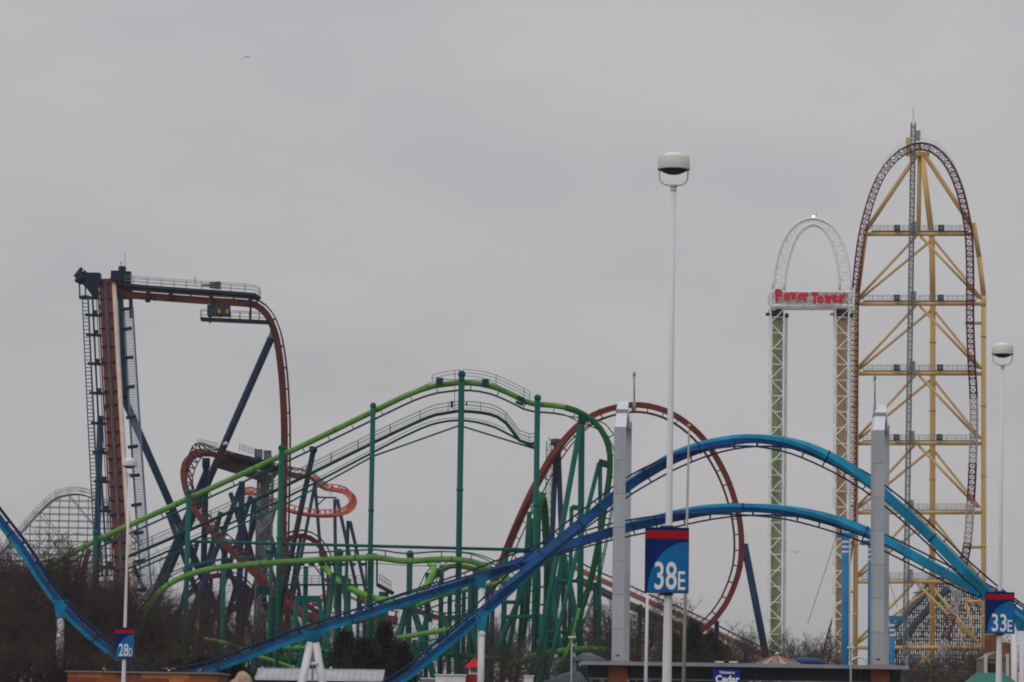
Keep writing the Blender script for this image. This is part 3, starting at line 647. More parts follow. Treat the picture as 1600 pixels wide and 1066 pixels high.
# pale outrun ramp crossing under the loop, arch in front of the drop
pinkt = mat('faded_red_paint', (150, 92, 86), .6, .15, .4)
track(VR, 'track', [(850, 862), (880, 876), (920, 897), (960, 915), (1010, 938), (1080, 968), (1140, 998), (1190, 1022), (1240, 1045)], 545, vprof, [pinkt], brownd, gauge=1.6, off=1.0, rr=.09, step=1.2, ties=2)
MB().path([P(x, y + 12, 546) for x, y in ((900, 892), (960, 922), (1010, 946), (1080, 975), (1140, 1005))], .7, 6).build('ramp_truss', mat('truss_grey', (92, 82, 84), .6, .2, .4), VR)  # solid tube under the ramp track in one even brownish grey
vtrack([(440, 850, 0), (458, 838, 0), (480, 838, 0), (500, 852, 0), (512, 878, 0), (516, 910, 0), (514, 950, 0)], 535, ties=0, off=.8)
vtrack([(138, 858, 0), (132, 880, 0), (127, 905, 0), (124, 940, 0), (124, 985, 0)], 560, ties=0)
for x, y in ((325, 925), (385, 915), (428, 920), (375, 945)): MB().beam(P(x, y, 530), P(x - 3, y + 55, 530), 1.1, 1.0).build('track_column', brownd if x % 2 else blue, VR)
for x, y, d in ((1165, 1010, 545), (1000, 945, 545), (930, 910, 545), (500, 975, 497), (570, 975, 498), (1120, 970, 506), (770, 915, 506)): post(VR, x, y, d, .35, blue)

# ------------------------------------------------------------------ small orange coaster behind
OC = thing('orange_coaster', 'small bright orange coaster helix on dark blue legs behind the green lift hill', 'roller coaster', (P(510, 1000, 580).x, 580, 0))
oc = [(380, 772, 40, 575), (395, 771, 40, 570), (412, 780, 40, 566), (432, 790, 40, 562), (455, 799, 35, 560), (485, 805, 30, 560), (515, 806, 30, 562), (538, 802, 30, 566), (549, 791, 30, 572), (549, 779, 30, 580), (540, 770, 30, 586), (522, 766, 30, 588), (508, 764, 10, 588), (496, 756, 0, 586), (484, 745, 0, 584), (468, 742, 0, 582)]
track(OC, 'track', [(520 + (c_[0] - 520)*.93 if c_[0] > 520 else c_[0],) + c_[1:] for c_ in oc], 570, .33, [orange], orange, gauge=1.3, off=.75, rr=.1, step=1.0, ties=1, tw=.12)
for x, y, x2, y2, d in ((492, 756, 504, 900, 584), (492, 756, 478, 830, 584), (523, 780, 525, 930, 572), (527, 780, 547, 872, 572), (544, 814, 540, 940, 566), (547, 815, 572, 925, 566), (398, 778, 405, 880, 572), (396, 778, 388, 860, 572), (445, 800, 447, 900, 562)):
    strut(OC, x, y, x2, y2, d, .3, bluegrey, ground=True)
mb = MB(); mb.tube(P(489, 770, 584), P(497, 777, 584), .12, n=5); mb.tube(P(496, 777, 584), P(526, 778, 584), .16, n=6); mb.tube(P(510, 777, 584), P(495, 790, 584), .12, n=5); mb.build('service_frame', bluegrey, OC)
handrail(OC, [P(503 + i*3, 760 + i*3.2, 583) for i in range(6)], 1.4, .04, steel, 1, (1, .5), 'railing')
oc2 = [(470, 955, 0), (500, 940, 0), (520, 925, 0), (545, 918, 0), (560, 930, 0), (590, 960, 0), (605, 985, 0), (580, 1000, 0), (540, 1000, 0)]
track(OC, 'track', oc2, 600, .4, [orange], orange, gauge=1.2, off=.7, rr=.09, step=1.2, ties=2)
for x, y in ((500, 945), (560, 935), (600, 985)): post(OC, x, y, 600, .3, bluegrey)

# ------------------------------------------------------------------ green inverted coaster
DG = 410.0
RP = thing('inverted_coaster', 'green inverted coaster with lime track, long lift hill and tall teal columns', 'roller coaster', (P(720, 1000, DG).x, DG, 0))
TG = dict(gauge=1.1, off=-.92, rr=.075, step=1.0, tw=.1, joint=10)
def gtrack(ctrl, d, r=.40, m=lime, ties=2, rm=teal, **k):
    q = dict(TG); q.update(k); return track(RP, 'track', ctrl, d, r, [m], rm, ties=ties, **q)
gtrack([(55, 897), (75, 886), (150, 845), (295, 779), (440, 712), (583, 643), (640, 616), (675, 604), (700, 600), (722, 598), (750, 600), (775, 606), (805, 619), (822, 628), (840, 632), (860, 633), (885, 637)], DG, r=.34, ties=3)
gtrack([(884, 637, 0), (900, 642, 15), (918, 652, 60), (934, 665, 105), (947, 685, 140), (953, 712, 160), (952, 745, 165), (945, 790, 170), (935, 850, 170), (922, 910, 170), (905, 960, 170), (882, 1000, 180), (850, 1025, 180), (810, 1035, 180)], DG, r=.38, m=limed, ties=2)  # shade on the downward curve is put into a darker green spine
# teal columns through the lift
for x, y, r in ((149.5, 833, .3), (295, 769, .3), (440, 700, .33), (583, 634, .3), (721.5, 585, .36), (840, 622, .34)): post(RP, x, y, DG - .9, r, teal, ball=True, joints=2, n=14)
for x, y, dx in ((149.5, 846, 8), (295, 780, 8), (440, 713, 8), (583, 645, 8), (721, 600, 9), (840, 634, 8)): MB().beam(P(x, y, DG-.9), P(x, y, DG + .3), .55, .6).build('track_bracket', teal, RP)
def gline(l, d=DG + 1.2, step=1.0): return [a for a, _ in spline(pts(l, d), step)]
cw = [(190, 874), (295, 829), (440, 762), (583, 692), (640, 665), (675, 650), (700, 645), (722, 642.5), (764, 647), (786, 657), (800, 673), (816, 692), (836, 693)]
cl = gline(cw); MB().path(cl, .2, 4).build('catwalk', tealdark, RP)
rl = mat('railing_green', (70, 104, 96), .5, .15, .6)
handrail(RP, cl, 1.25, .028, rl, 3, (1, .66, .33)); handrail(RP, [p + Vector((0, 1.2, 0)) for p in cl], 1.25, .025, rl, 3, (1, .66))
MB().path(gline([(190, 893), (295, 847), (440, 781), (583, 707), (640, 678), (680, 662), (722, 657), (765, 665), (795, 679), (822, 694), (836, 699)]), .14, 5).build('return_chain_trough', tealdark, RP)
MB().path(gline([(190, 888), (440, 775), (583, 702), (640, 672), (680, 657), (722, 653), (765, 660), (790, 671)]), .035, 4).build('guide_cable', tealdark, RP)
mb = MB(); a_ = [P(*q, DG+1) for q in ((190, 901), (440, 792), (583, 713), (718, 665), (835, 701))]
mb.path(a_, .12, 6); mb.build('tie_rod', teal, RP)
MB().tube(P(295, 846, DG), P(842, 860, DG), .19, n=8).build('cross_tie', teal, RP)
# crest machinery and railings
ln = gline([(675, 594), (700, 588), (718, 586)], DG-1.4); handrail(RP, ln, .6, .03, tealdark, 2, (1, .3))
ln = gline([(724, 592), (752, 595), (775, 601), (805, 615), (828, 627)], DG-1.4); handrail(RP, ln, 1.15, .03, tealdark, 3, (1, .66, .33))
for x, y in ((687, 596), (758.5, 598)): MB().box(P(x, y, DG-1.3), .85, .8, .8).build('drive_box', tealdark, RP)
MB().path(gline([(655, 607), (684, 594), (722, 594), (760, 595), (790, 609)], DG-1.3), .04, 4).build('drive_cable', tealdark, RP)
for x, y in ((814, 622), (812, 630)): MB().beam(P(x-6, y-2, DG-1), P(x+6, y+3, DG-1), .8, .3).build('brake_fin', tealdark, RP)
for x in (711, 717): MB().tube(P(x, 585, DG+1), P(x-1, 642, DG+1), .035, n=4).build('ladder_rail', tealdark, RP)
MB().box(P(706, 632, DG+1), .3, .3, .8).build('control_box', tealdark, RP); MB().box(P(729, 631, DG+1), .2, .3, .4).build('control_box', darksteel, RP)
for y in (0,): MB().tube(P(718.5, 588, DG-1), P(718.5, 577, DG-1), .04, n=5).build('weather_vane', darksteel, RP)
# first-drop legs
def gs(x1, y1, x2, y2, r, d=DG, d2=None, m=teal, ground=True): return strut(RP, x1, y1, x2, y2, d, r, m, d2, ground=ground, n=12)
gs(909, 652, 906, 1000, .38); gs(907, 664, 846, 1000, .34, DG-1, DG-6); MB().box(P(909, 656, DG), .9, 1, .8).build('column_head', tealdark, RP)
gs(938, 722, 936, 1000, .25); gs(936, 724, 872, 985, .27, DG, DG-6); MB().beam(P(935, 722, DG), P(952, 727, DG), .7, .8).build('column_head', tealdark, RP)
gs(880, 866, 899, 962, .42, DG+6); gs(827, 800, 812, 1000, .27, DG+6); gs(829, 897, 783, 1000, .34, DG+3); gs(880, 868, 860, 1000, .4, DG+6)
gs(893, 792, 890, 1000, .25, DG+8); MB().beam(P(893, 793, DG+8), P(905, 794, DG+8), .5, .6).build('column_head', teal, RP)
gs(866, 900, 838, 1040, .4, DG-2); gs(862, 930, 880, 1040, .33, DG-2); gs(850, 960, 846, 1066, .5, DG-4); gs(815, 905, 790, 1040, .3, DG+5); gs(790, 870, 786, 1000, .34, DG+5)
for x0, x1, y, r in ((871, 905, 908, .22), (788, 868, 964, .26), (846, 885, 988, .24), (780, 806, 941, .24), (846, 900, 1003, .24), (884, 905, 1033, .4), (922, 953, 1003, .4)):
    MB().tube(P(x0, y, DG+1), P(x1, y, DG+1), r, n=10).build('cross_tie', teal, RP)
gs(922, 1003, 921, 1030, .38); MB().beam(P(786, 859, DG+2), P(832, 861, DG+2), 2.2, .5).build('service_deck', tealdark, RP)
# edge-on vertical loop
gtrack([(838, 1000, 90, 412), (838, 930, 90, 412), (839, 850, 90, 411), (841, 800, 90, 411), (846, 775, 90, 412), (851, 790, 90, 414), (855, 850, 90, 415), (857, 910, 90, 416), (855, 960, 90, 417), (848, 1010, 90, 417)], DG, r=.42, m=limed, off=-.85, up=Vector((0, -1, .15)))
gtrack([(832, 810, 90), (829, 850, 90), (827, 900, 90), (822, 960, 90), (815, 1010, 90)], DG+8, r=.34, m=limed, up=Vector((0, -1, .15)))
gtrack([(905, 950, 0), (898, 980, 0), (885, 1020, 0), (862, 1052, 0), (845, 1062, 0)], DG - 4, r=.2, ties=2, m=lime, off=-.6)
gtrack([(790, 1044, 0), (812, 1033, 0), (835, 1024, 0), (870, 1018, 0), (915, 1014, 0), (960, 1016, 0), (1000, 1022, 0)], DG - 3, r=.34)
# low runs
gtrack([(226, 985, -30), (226, 962, -30), (236, 940, -25), (258, 917, -18), (290, 900, -10), (330, 889, -5), (380, 883, 0), (430, 879, 0), (500, 875, 0), (560, 872, 0), (590, 871, 0), (612, 875, 0), (640, 877, 0), (690, 874, 0), (735, 877, 10), (765, 888, 20), (785, 900, 30), (800, 915, 40)], DG - 3, r=.36, ties=3)
gtrack([(497, 872, 0, 416), (507, 886, 0, 416), (522, 903, 10, 415), (545, 918, 20, 413), (570, 930, 30, 411), (602, 938, 40, 409), (635, 937, 40, 408), (660, 922, 40, 408), (674, 902, 40, 410), (678, 888, 30, 412), (672, 881, 20, 414)], DG, r=.4, ties=3, m=mat('bright_lime_paint', (112, 182, 72), .4, .12, .3))
gtrack([(672, 972, 90), (666, 940, 80), (668, 915, 60), (690, 890, 40), (715, 884, 20), (745, 890, 10), (775, 894, 0)], DG+4, r=.34, m=mat('olive_lime_paint', (96, 122, 42), .45, .15, .3))
gtrack([(640, 952, 0), (690, 931, 0), (740, 920, 0), (785, 909, 0), (815, 900, 0)], DG+3, r=.26, ties=2)
gtrack([(618, 997, 0), (645, 993, 0), (680, 987, 0), (712, 983, 0)], DG-2, r=.3, ties=3)
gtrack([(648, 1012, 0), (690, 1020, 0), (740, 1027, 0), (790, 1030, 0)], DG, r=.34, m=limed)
gtrack([(440, 1013, 0), (485, 1012, 0), (520, 1020, 0)], DG, r=.3); gtrack([(398, 1024, 0), (430, 1033, 0), (462, 1045, 0)], DG-1, r=.18, ties=0); gtrack([(318, 998, 0), (350, 1004, 0), (385, 1016, 0), (410, 1022, 0)], DG, r=.2)
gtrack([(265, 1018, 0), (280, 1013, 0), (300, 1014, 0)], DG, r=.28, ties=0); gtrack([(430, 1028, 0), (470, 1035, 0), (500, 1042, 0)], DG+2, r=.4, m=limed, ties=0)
# lower columns and frames
for x, y, r, b in ((243, 952, .24, 0), (424, 868, .26, 0), (530, 864, .42, 1), (640.5, 866, .36, 1), (582, 870, .2, 0), (690, 885, .3, 0), (703, 930, .28, 0), (743, 893, .36, 0), (735, 905, .28, 0), (668, 895, .25, 0), (350, 890, .26, 0), (478, 885, .3, 0), (762, 915, .3, 0), (648, 1000, .3, 0), (395, 1030, .26, 0), (545, 905, .3, 0), (725, 920, .26, 0)): post(RP, x, y, DG + 2 + (x % 7)*.6, r, teal, ball=bool(b), n=12)
gs(245, 950, 262, 985, .3); gs(240, 950, 232, 985, .2); gs(522, 895, 512, 970, .33); gs(536, 900, 545, 970, .33); gs(640, 935, 626, 985, .4); gs(641, 935, 656, 985, .4); gs(668, 960, 655, 1010, .3); gs(690, 960, 706, 1000, .3); gs(728, 960, 745, 1010, .28)
MB().beam(P(462, 936, DG), P(501, 936, DG), .6, .75).build('portal_beam', teal, RP)
gs(465, 936, 459, 985, .3); gs(498, 936, 508, 985, .3); gs(479, 938, 474, 985, .28)
MB().tube(P(700, 1006, DG), P(716, 1006, DG), .26, n=10).build('cross_tie', teal, RP); gs(695, 990, 722, 1050, .3)
mb = MB(); A_, B_ = P(440, 914, DG+3), P(580, 914, DG+3); mb.beam(A_, B_, 1.0, .22); wk = mb.build('service_walkway', tealdark, RP)
handrail(wk, [A_ + (B_-A_)*i/12 for i in range(13)], 1.1, .03, rl, 1, (1, .66, .33))
for a_, b_ in (((572, 867), (572, 916)), ((589, 867), (589, 916))): MB().beam(P(*a_, DG+3), P(*b_, DG+3), .22, .22).build('transfer_frame_post', tealdark, RP)
MB().beam(P(572, 867, DG+3), P(589, 867, DG+3), .3, .3).build('transfer_frame_beam', tealdark, RP)
stc = MB()
for i in range(7): stc.box(P(592 + i*3.4, 913 + i*1.9, DG+3), .3, 1.2, .12)
stc.beam(P(590, 914, DG+2.4), P(615, 928, DG+2.4), .15, .5); stc.beam(P(590, 914, DG+3.6), P(615, 928, DG+3.6), .15, .5); stc.build('stair', tealdark, RP)
handrail(RP, [P(593 + i*3.6, 910 + i*2.4, DG+2.4) for i in range(6)], 1.0, .03, rl, 1, (1, .5)); gs(600, 925, 596, 960, .6, DG+3)
for x, y in ((416, 864), (424, 866)): MB().box(P(x + 5, y, DG+2), .8, 1.0, .6).build('column_head', tealdark, RP)
MB().box(P(412, 923, DG+2), 1.6, 1.4, .9).build('machine_box', tealdark, RP)
MB().path(gline([(440, 893), (500, 884), (570, 880), (640, 884), (700, 884)], DG-1), .04, 4).build('guide_cable', tealdark, RP)
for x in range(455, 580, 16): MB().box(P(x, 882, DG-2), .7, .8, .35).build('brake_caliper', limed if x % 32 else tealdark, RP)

# ------------------------------------------------------------------ wooden trestle coasters far behind
def trestle(name, label, top, d, xs, rows, m, rowstep, base_y=1085, depth=6.0, diag=((0, 1),), mtrack=None, r=.17, rail=True):
    t = thing(name, label, 'roller coaster', (P(xs[len(xs)//2], 1085, d).x, d, 0))
    sp = [a for a, _ in spline(pts([(x, y) for x, y in top], d), .8)]
    def top_at(X):
        best = min(sp, key=lambda p: abs(p.x - X)); return best.z
    for dd in (0, depth):
        mb = MB(); cols = []
        for x in xs:
            X = P(x + (3.5 if dd and r > .15 else 0), 900, d + dd).x; z = top_at(X); cols.append((X, z)); mb.tube(Vector((X, d+dd, 0)), Vector((X, d+dd, z)), r, n=4, cap=False)
        mb.build('bent_posts', m, t)['kind'] = 'stuff'
        mb = MB(); zz = rowstep*(1.45 if dd and r > .15 else 1)
        while zz < max(z for _, z in cols):
            run = [X for X, z in cols if z > zz]
            if len(run) > 1: mb.tube(Vector((min(run) - 1, d+dd-.2, zz)), Vector((max(run) + 1, d+dd-.2, zz)), r*.85, n=4, cap=False)
            zz += rowstep
        for i in range(len(cols)-4):
            X, z = cols[i]; X2, z2 = cols[i+4]
            if i % (2 if r > .15 else 3) == 0: mb.tube(Vector((X, d+dd-.3, z)), Vector((X2, d+dd-.3, max(0, z - 9))), r*.8, n=4, cap=False)
            if i % 3 == 1: mb.tube(Vector((X2, d+dd-.35, z2*.8)), Vector((X, d+dd-.35, max(0, z2*.8 - 8))), r*.8, n=4, cap=False)
        mb.build('ledgers', m, t)['kind'] = 'stuff'
        MB().path([p + Vector((0, dd*.0 + (1.2 if dd else -1.2) + depth/2*0, 0)) for p in sp], .15, 5).build('track_stringer', mtrack or m, t)
        if rail: handrail(t, [p + Vector((0, (2 if dd else -2), .2)) for p in sp], 1.2, .05, m, 3, (1, .5))
    return t
wgrey = mat('weathered_white_timber', (104, 110, 112), .8, .15, .3)
trestle('wooden_coaster', 'pale grey wooden coaster hill on a tall trestle at the far left', [(-260, 1080), (-160, 1005), (-40, 908), (0, 866), (30, 836), (60, 803), (85, 781), (105, 774), (125, 773), (145, 779), (165, 792), (190, 818), (220, 853)], 700, list(range(-255, 215, 15)), 0, wgrey, 1.38, depth=4, r=.085)
wdark = mat('dark_timber', (58, 66, 74), .8, .2, .3)
dt = trestle('wooden_coaster', 'dark grey timber coaster structure behind the yellow tower base', [(1360, 1040), (1395, 985), (1425, 945), (1450, 912), (1470, 902), (1500, 903), (1525, 925), (1545, 955), (1565, 990)], 880, list(range(1366, 1562, 7)), 0, wdark, 2.3, depth=9, rail=True, r=.17)
MB().path([P(x, y, 868) for x, y in ((1395, 1020), (1430, 975), (1470, 930), (1490, 915))], .9, 5).build('ramp', wdark, dt)
MB().path([P(x, y, 866) for x, y in ((1375, 995), (1400, 978), (1440, 935), (1462, 912))], .7, 5).build('ramp', mat('ramp_blue_grey', (60, 78, 94), .7, .2), dt)
MB().path([P(x, y, 864) for x, y in ((1484, 915), (1494, 930), (1502, 955))], .6, 6).build('ramp', steel, dt)
gt = thing('lattice_mast', 'thin pale green lattice mast far behind the teal columns', 'tower', Vector((P(857, 800, 640).x, 640, 0)))
lattice(gt, 'mast', Vector((P(855, 800, 640).x, 640, 0)), P(858, 690, 640), 1.0, .09, mat('pale_green_steel', (110, 150, 128), .6, .15), 1.6)
MB().tube(P(858, 690, 640), P(858, 682, 640), .1, n=5).build('antenna', steel, gt)
# light blue ride masts with cables
sk = thing('cable_ride', 'light blue steel masts with cables beside the right grey tower', 'ride', (P(1335, 1030, 345).x, 345, 0))
def mast(x, y, d, r):
    t = P(x, y, d); b = Vector((t.x, t.y, 0)); m_ = MB().tube(b, t, r*1.05, r, 14).build('mast', lightblue, sk)
    for k in range(3): MB().tube(t - Vector((0, 0, .5 + k*.5)), t - Vector((0, 0, .72 + k*.5)), r*1.04, n=14).build('band', white, m_)
    MB().beam(t + Vector((-.9, 0, .1)), t + Vector((.9, 0, .1)), .6, .5).build('crossarm', lightblue, m_); return t
t1 = mast(1321, 838, 345, .37); t2 = mast(1361, 850, 350, .3); t3 = mast(1394, 968, 345, .26)
MB().tube(t2 + Vector((-1.2, 0, 0)), t2, .12, n=6).build('lamp_arm', lightblue, sk)
for a_, b_ in ((t1 + Vector((-.8, 0, .3)), P(1262, 975, 352)), (t2 + Vector((.8, 0, 0)), P(1402, 950, 352)), (t1 + Vector((.9, 0, .3)), t2 + Vector((-.9, 0, 0)))): MB().tube(a_, b_, .03, n=4).build('cable', darksteel, sk)

# ------------------------------------------------------------------ vegetation
bark = mat('bark', (60, 52, 46), .95, .25, 2); twig = mat('twig', (70, 62, 58), .95, .3, .4); twig2 = mat('twig_reddish', (76, 65, 60), .95, .3, .4)
def bare_proto(seed, h, spread, levels=4, stems=1):
    """trunk and twig meshes of one leafless tree, base at the origin"""
    rnd = random.Random(seed); tk, tw_ = MB(), MB()
    def grow(p, d, ln, r, lv):
        n = 4 if lv < 2 else (3 if lv < 4 else 2); mb = tk if lv < 2 else tw_; q = p; kids = []
        for i in range(n):
            wob = .10 if lv == 0 else .2
            d = (d + Vector((rnd.uniform(-1, 1), rnd.uniform(-1, 1), rnd.uniform(-.9, .9))) * wob * (1.3 if lv > 1 else 1) + Vector((0, 0, .03))).normalized()
            e = q + d * (ln / n); r0, r1 = r*(1 - .72*i/n), r*(1 - .72*(i+1)/n)
            mb.tube(q, e, r0, r1, 7 if lv == 0 else (5 if lv == 1 else 3), cap=False)
            q = e; kids.append((e, d, r1, (i+1)/n))
        if lv >= levels: return
        cnt = (8, 6, 6, 5, 4)[lv]
        for k in range(cnt):
            f = rnd.random()
            e, dd, rr, fr = kids[min(n-1, int((.25 + .75*f) * n)) if lv else rnd.choice((1, 2, 2, 3, 3))]
            ax = dd.orthogonal().normalized(); ax.rotate(Quaternion(dd, rnd.uniform(0, 6.283)))
            nd = (dd + ax * rnd.uniform(.6, 1.3) * spread).normalized()
            grow(e - dd*rnd.uniform(0, ln/n*.8), nd, ln*rnd.uniform(.42, .66), max(.016, rr*rnd.uniform(.5, .75)), lv+1)
    for s_ in range(stems):
        d0 = Vector((rnd.uniform(-.1, .1), rnd.uniform(-.1, .1), 1)) if stems == 1 else Vector((rnd.uniform(-.5, .5), rnd.uniform(-.5, .5), 1)).normalized()
        grow(Vector((rnd.uniform(-.5, .5), rnd.uniform(-.5, .5), 0))*(stems > 1), d0, h*.58, h*.018 if stems == 1 else h*.012, 0 if stems == 1 else 1)
    zs = max(v.z for v in tw_.v); k = h / zs
    for mb in (tk, tw_): mb.v = [v*k for v in mb.v]
    return tk.mesh('trunk', bark), tw_.mesh('twigs', twig if seed % 2 else twig2), h
BP = [bare_proto(s_, 14, .9) for s_ in range(1, 6)]
SP = [bare_proto(s_, 4.5, .9, 4, 7) for s_ in range(21, 24)]
TREE_I = [0]
def bare(x, ytop, d, label, group, protos=BP, wide=1.0, name='bare_tree', cat='tree'):
    """leafless tree whose top reaches photo row ytop at column x, d metres out"""
    TREE_I[0] += 1; rnd = random.Random(TREE_I[0]*7)
    tkm, twm, h = protos[TREE_I[0] % len(protos)]; p = P(x, ytop, d); k = p.z / h
    t = thing(name, label, cat, (p.x, d, 0), group); t.rotation_euler = (0, 0, rnd.uniform(0, 6.283)); t.scale = (k*wide, k*wide, k)
    for nm, me in (('trunk', tkm), ('crown', twm)):
        if len(me.polygons) == 0: continue
        o = bpy.data.objects.new(nm, me); C.objects.link(o); o.parent = t
    return t
r1 = random.Random(5)
# thicket at the left edge
for i, (x, y, d) in enumerate([(-22, 815, 300), (8, 822, 305), (34, 836, 345), (52, 832, 348), (70, 822, 350), (88, 842, 344), (104, 815, 352), (120, 838, 346), (136, 840, 350), (150, 856, 344), (168, 848, 345), (184, 868, 350), (206, 885, 342), (226, 915, 340), (20, 880, 300), (60, 912, 298), (110, 935, 296), (165, 965, 298), (-10, 870, 335), (245, 930, 345), (0, 930, 290), (42, 850, 352), (128, 870, 352), (195, 905, 346), (215, 940, 338), (78, 870, 338), (158, 890, 338), (5, 835, 350), (25, 818, 356), (60, 838, 358), (92, 828, 360), (115, 845, 356), (142, 848, 358), (172, 872, 356), (-60, 830, 340), (-100, 850, 345), (-150, 860, 338)]):
    bare(x, y, d, 'leafless tree in front of the blue track at left' if d < 319 else 'leafless tree of the left thicket behind the blue track', 'leafless trees in the left thicket, front' if d < 319 else 'leafless trees in the left thicket, back', wide=1.05)
for x, y, d in [(-5, 985, 282), (35, 990, 281), (75, 1000, 283), (115, 1000, 281), (150, 1005, 283), (180, 1010, 281), (225, 1005, 283), (250, 1012, 286)]:
    bare(x, y, d, 'low leafless shrub at the bottom of the left thicket', 'leafless shrubs in the left thicket', SP, 1.2, 'bare_shrub', 'shrub')
for x, y, d in [(262, 925, 440), (285, 905, 450), (305, 935, 436), (330, 895, 455), (352, 915, 445), (378, 900, 460), (400, 925, 440), (420, 935, 455), (345, 960, 338), (300, 955, 335), (318, 980, 330), (385, 970, 340), (455, 940, 450), (268, 960, 340), (360, 985, 332), (290, 1005, 330), (205, 880, 440), (232, 890, 446), (255, 900, 442), (278, 898, 452), (318, 905, 444), (395, 915, 448), (435, 925, 446)]:
    bare(x, y, d, 'leafless tree before the lower green track by the 28D post' if d < 345 else 'leafless tree behind the lower green track among blue columns', 'leafless trees before the lower green track' if d < 345 else 'leafless trees behind the lower green track', wide=1.0)
for x, y, d in [(610, 945, 465), (600, 955, 470), (668, 950, 465), (690, 955, 470), (725, 945, 460), (755, 950, 465), (800, 940, 470), (640, 960, 455), (560, 955, 470), (525, 960, 475), (480, 955, 470), (830, 960, 465)]:
    bare(x, y, d, 'leafless tree behind the low green track at the centre', 'leafless trees behind the centre tangle', wide=1.0)
for x, y, d in [(778, 985, 335), (800, 965, 345), (830, 985, 340), (848, 1000, 332), (870, 1005, 345), (765, 1005, 330)]:
    bare(x, y, d, 'leafless tree right of the white column and red turret', 'leafless trees right of the red turret', wide=1.1)
for x, y, d in [(940, 905, 440), (955, 915, 450), (990, 900, 452), (1012, 915, 440), (1035, 935, 446), (1060, 925, 450), (1085, 945, 442), (1005, 955, 400), (970, 940, 400), (1045, 950, 395), (928, 945, 445), (1100, 940, 455), (1070, 960, 392), (1112, 962, 396), (1020, 975, 380), (1088, 985, 378), (985, 985, 378)]:
    bare(x, y, d, 'leafless tree behind the left grey tower and 38E sign', 'leafless trees behind the left tower', wide=1.15)
for x, y, d in [(1120, 965, 420), (1150, 985, 430), (1172, 990, 440), (1195, 992, 430), (1215, 985, 440), (1240, 1000, 450), (1262, 965, 470), (1282, 975, 470), (1300, 995, 450), (1228, 995, 420), (1140, 1005, 400), (1180, 1008, 400), (1250, 1005, 420), (1205, 1005, 405), (1160, 975, 445)]:
    bare(x, y, d, 'leafless tree beyond the entrance roof between the grey towers', 'leafless trees behind the entrance roof', wide=1.25)
for x, y, d in [(1405, 1010, 420), (1425, 1000, 430), (1445, 1015, 400), (1470, 1005, 420), (1490, 1010, 410), (1510, 1000, 430), (1530, 985, 420), (1545, 965, 440), (1525, 1020, 380), (1480, 1030, 380), (1440, 1035, 375), (1550, 995, 430)]:
    bare(x, y, d, 'leafless tree at the foot of the yellow tower', 'leafless trees at the yellow tower foot', wide=1.2)
# evergreens
needle = mat('needles', (44, 56, 44), .9, .35, .8)
def conifer_proto(seed, h, rad):
    rnd = random.Random(seed); mb = MB(); tk = MB(); tk.tube(Vector((0, 0, 0)), Vector((0, 0, h*.9)), .2, .03, 8)
    # boughs: many drooping-then-rising sprays, each a cluster of short needle blades
    for b_ in range(330):
        z = rnd.random()**1.2; a = rnd.uniform(0, 6.283); R_ = rad*((1 - z)**.75)*rnd.uniform(.45, 1.12) + .12
        root = Vector((0, 0, h*(.02 + .9*z))); tip = root + Vector((math.cos(a)*R_, math.sin(a)*R_, R_*rnd.uniform(.05, .55) + .2))
        if b_ % 3 == 0: tk.tube(root, tip, .03, .01, 3, cap=False)
        for j in range(26):
            f = rnd.random()**.6; p = root.lerp(tip, f) + Vector((rnd.gauss(0, .16), rnd.gauss(0, .16), rnd.gauss(0, .14)))
            dr = ((tip - root).normalized() + Vector((rnd.uniform(-.8, .8), rnd.uniform(-.8, .8), rnd.uniform(-.3, .9)))).normalized()
            sd_ = dr.orthogonal().normalized(); sd_.rotate(Quaternion(dr, rnd.uniform(0, 6.28))); ln = rnd.uniform(.18, .42); wd = rnd.uniform(.035, .08)
            k = len(mb.v); mb.v += [p - sd_*wd, p + sd_*wd, p + dr*ln]; mb.f.append((k, k+1, k+2)); mb.m.append(0); mb.sm.append(False)
    return tk.mesh('trunk', bark), mb.mesh('foliage', needle), h
CP = [conifer_proto(s_, 8, r_) for s_, r_ in ((31, 3.4), (32, 2.6), (33, 3.8))]
def conifer(x, y, d, label, group, k=0, wide=1):
    tkm, fm, h = CP[k]; p = P(x, y, d); s_ = p.z/h; t = thing('evergreen_tree', label, 'tree', (p.x, d, 0), group); t.scale = (s_*wide, s_*wide, s_); t.rotation_euler = (0, 0, x)
    for nm, me in (('trunk', tkm), ('crown', fm)): o = bpy.data.objects.new(nm, me); C.objects.link(o); o.parent = t
conifer(602, 966, 348, 'tallest dark evergreen behind the white roof, right of the white support legs', 'evergreens behind the white roof', 0, .95)
conifer(542, 983, 350, 'dark evergreen right behind the white support legs', 'evergreens behind the white roof', 2, 1.15)
conifer(630, 1000, 344, 'low dark evergreen at the right end of the white roof', 'evergreens behind the white roof', 1, 1.15)
conifer(572, 995, 345, 'low dark evergreen in the gap between the two larger ones', 'evergreens behind the white roof', 2, 1.3)
for x, y, k, l_ in ((1052, 988, 2, 'dark evergreen just right of the 38E pole above the entrance roof'), (1084, 966, 0, 'tallest dark evergreen above the entrance roof, left of the red loop foot'), (1112, 984, 2, 'dark evergreen right under the foot of the big red loop')): conifer(x, y, 385 + k*3, l_, 'evergreens above the entrance roof', k, .78)
for x, y in ((255, 1030), (300, 1032), (345, 1035), (278, 1028), (322, 1025), (372, 1034)): conifer(x, y, 322, 'low dark evergreen shrub behind the terracotta building', 'evergreen shrubs behind the terracotta building', 2, 1.7)

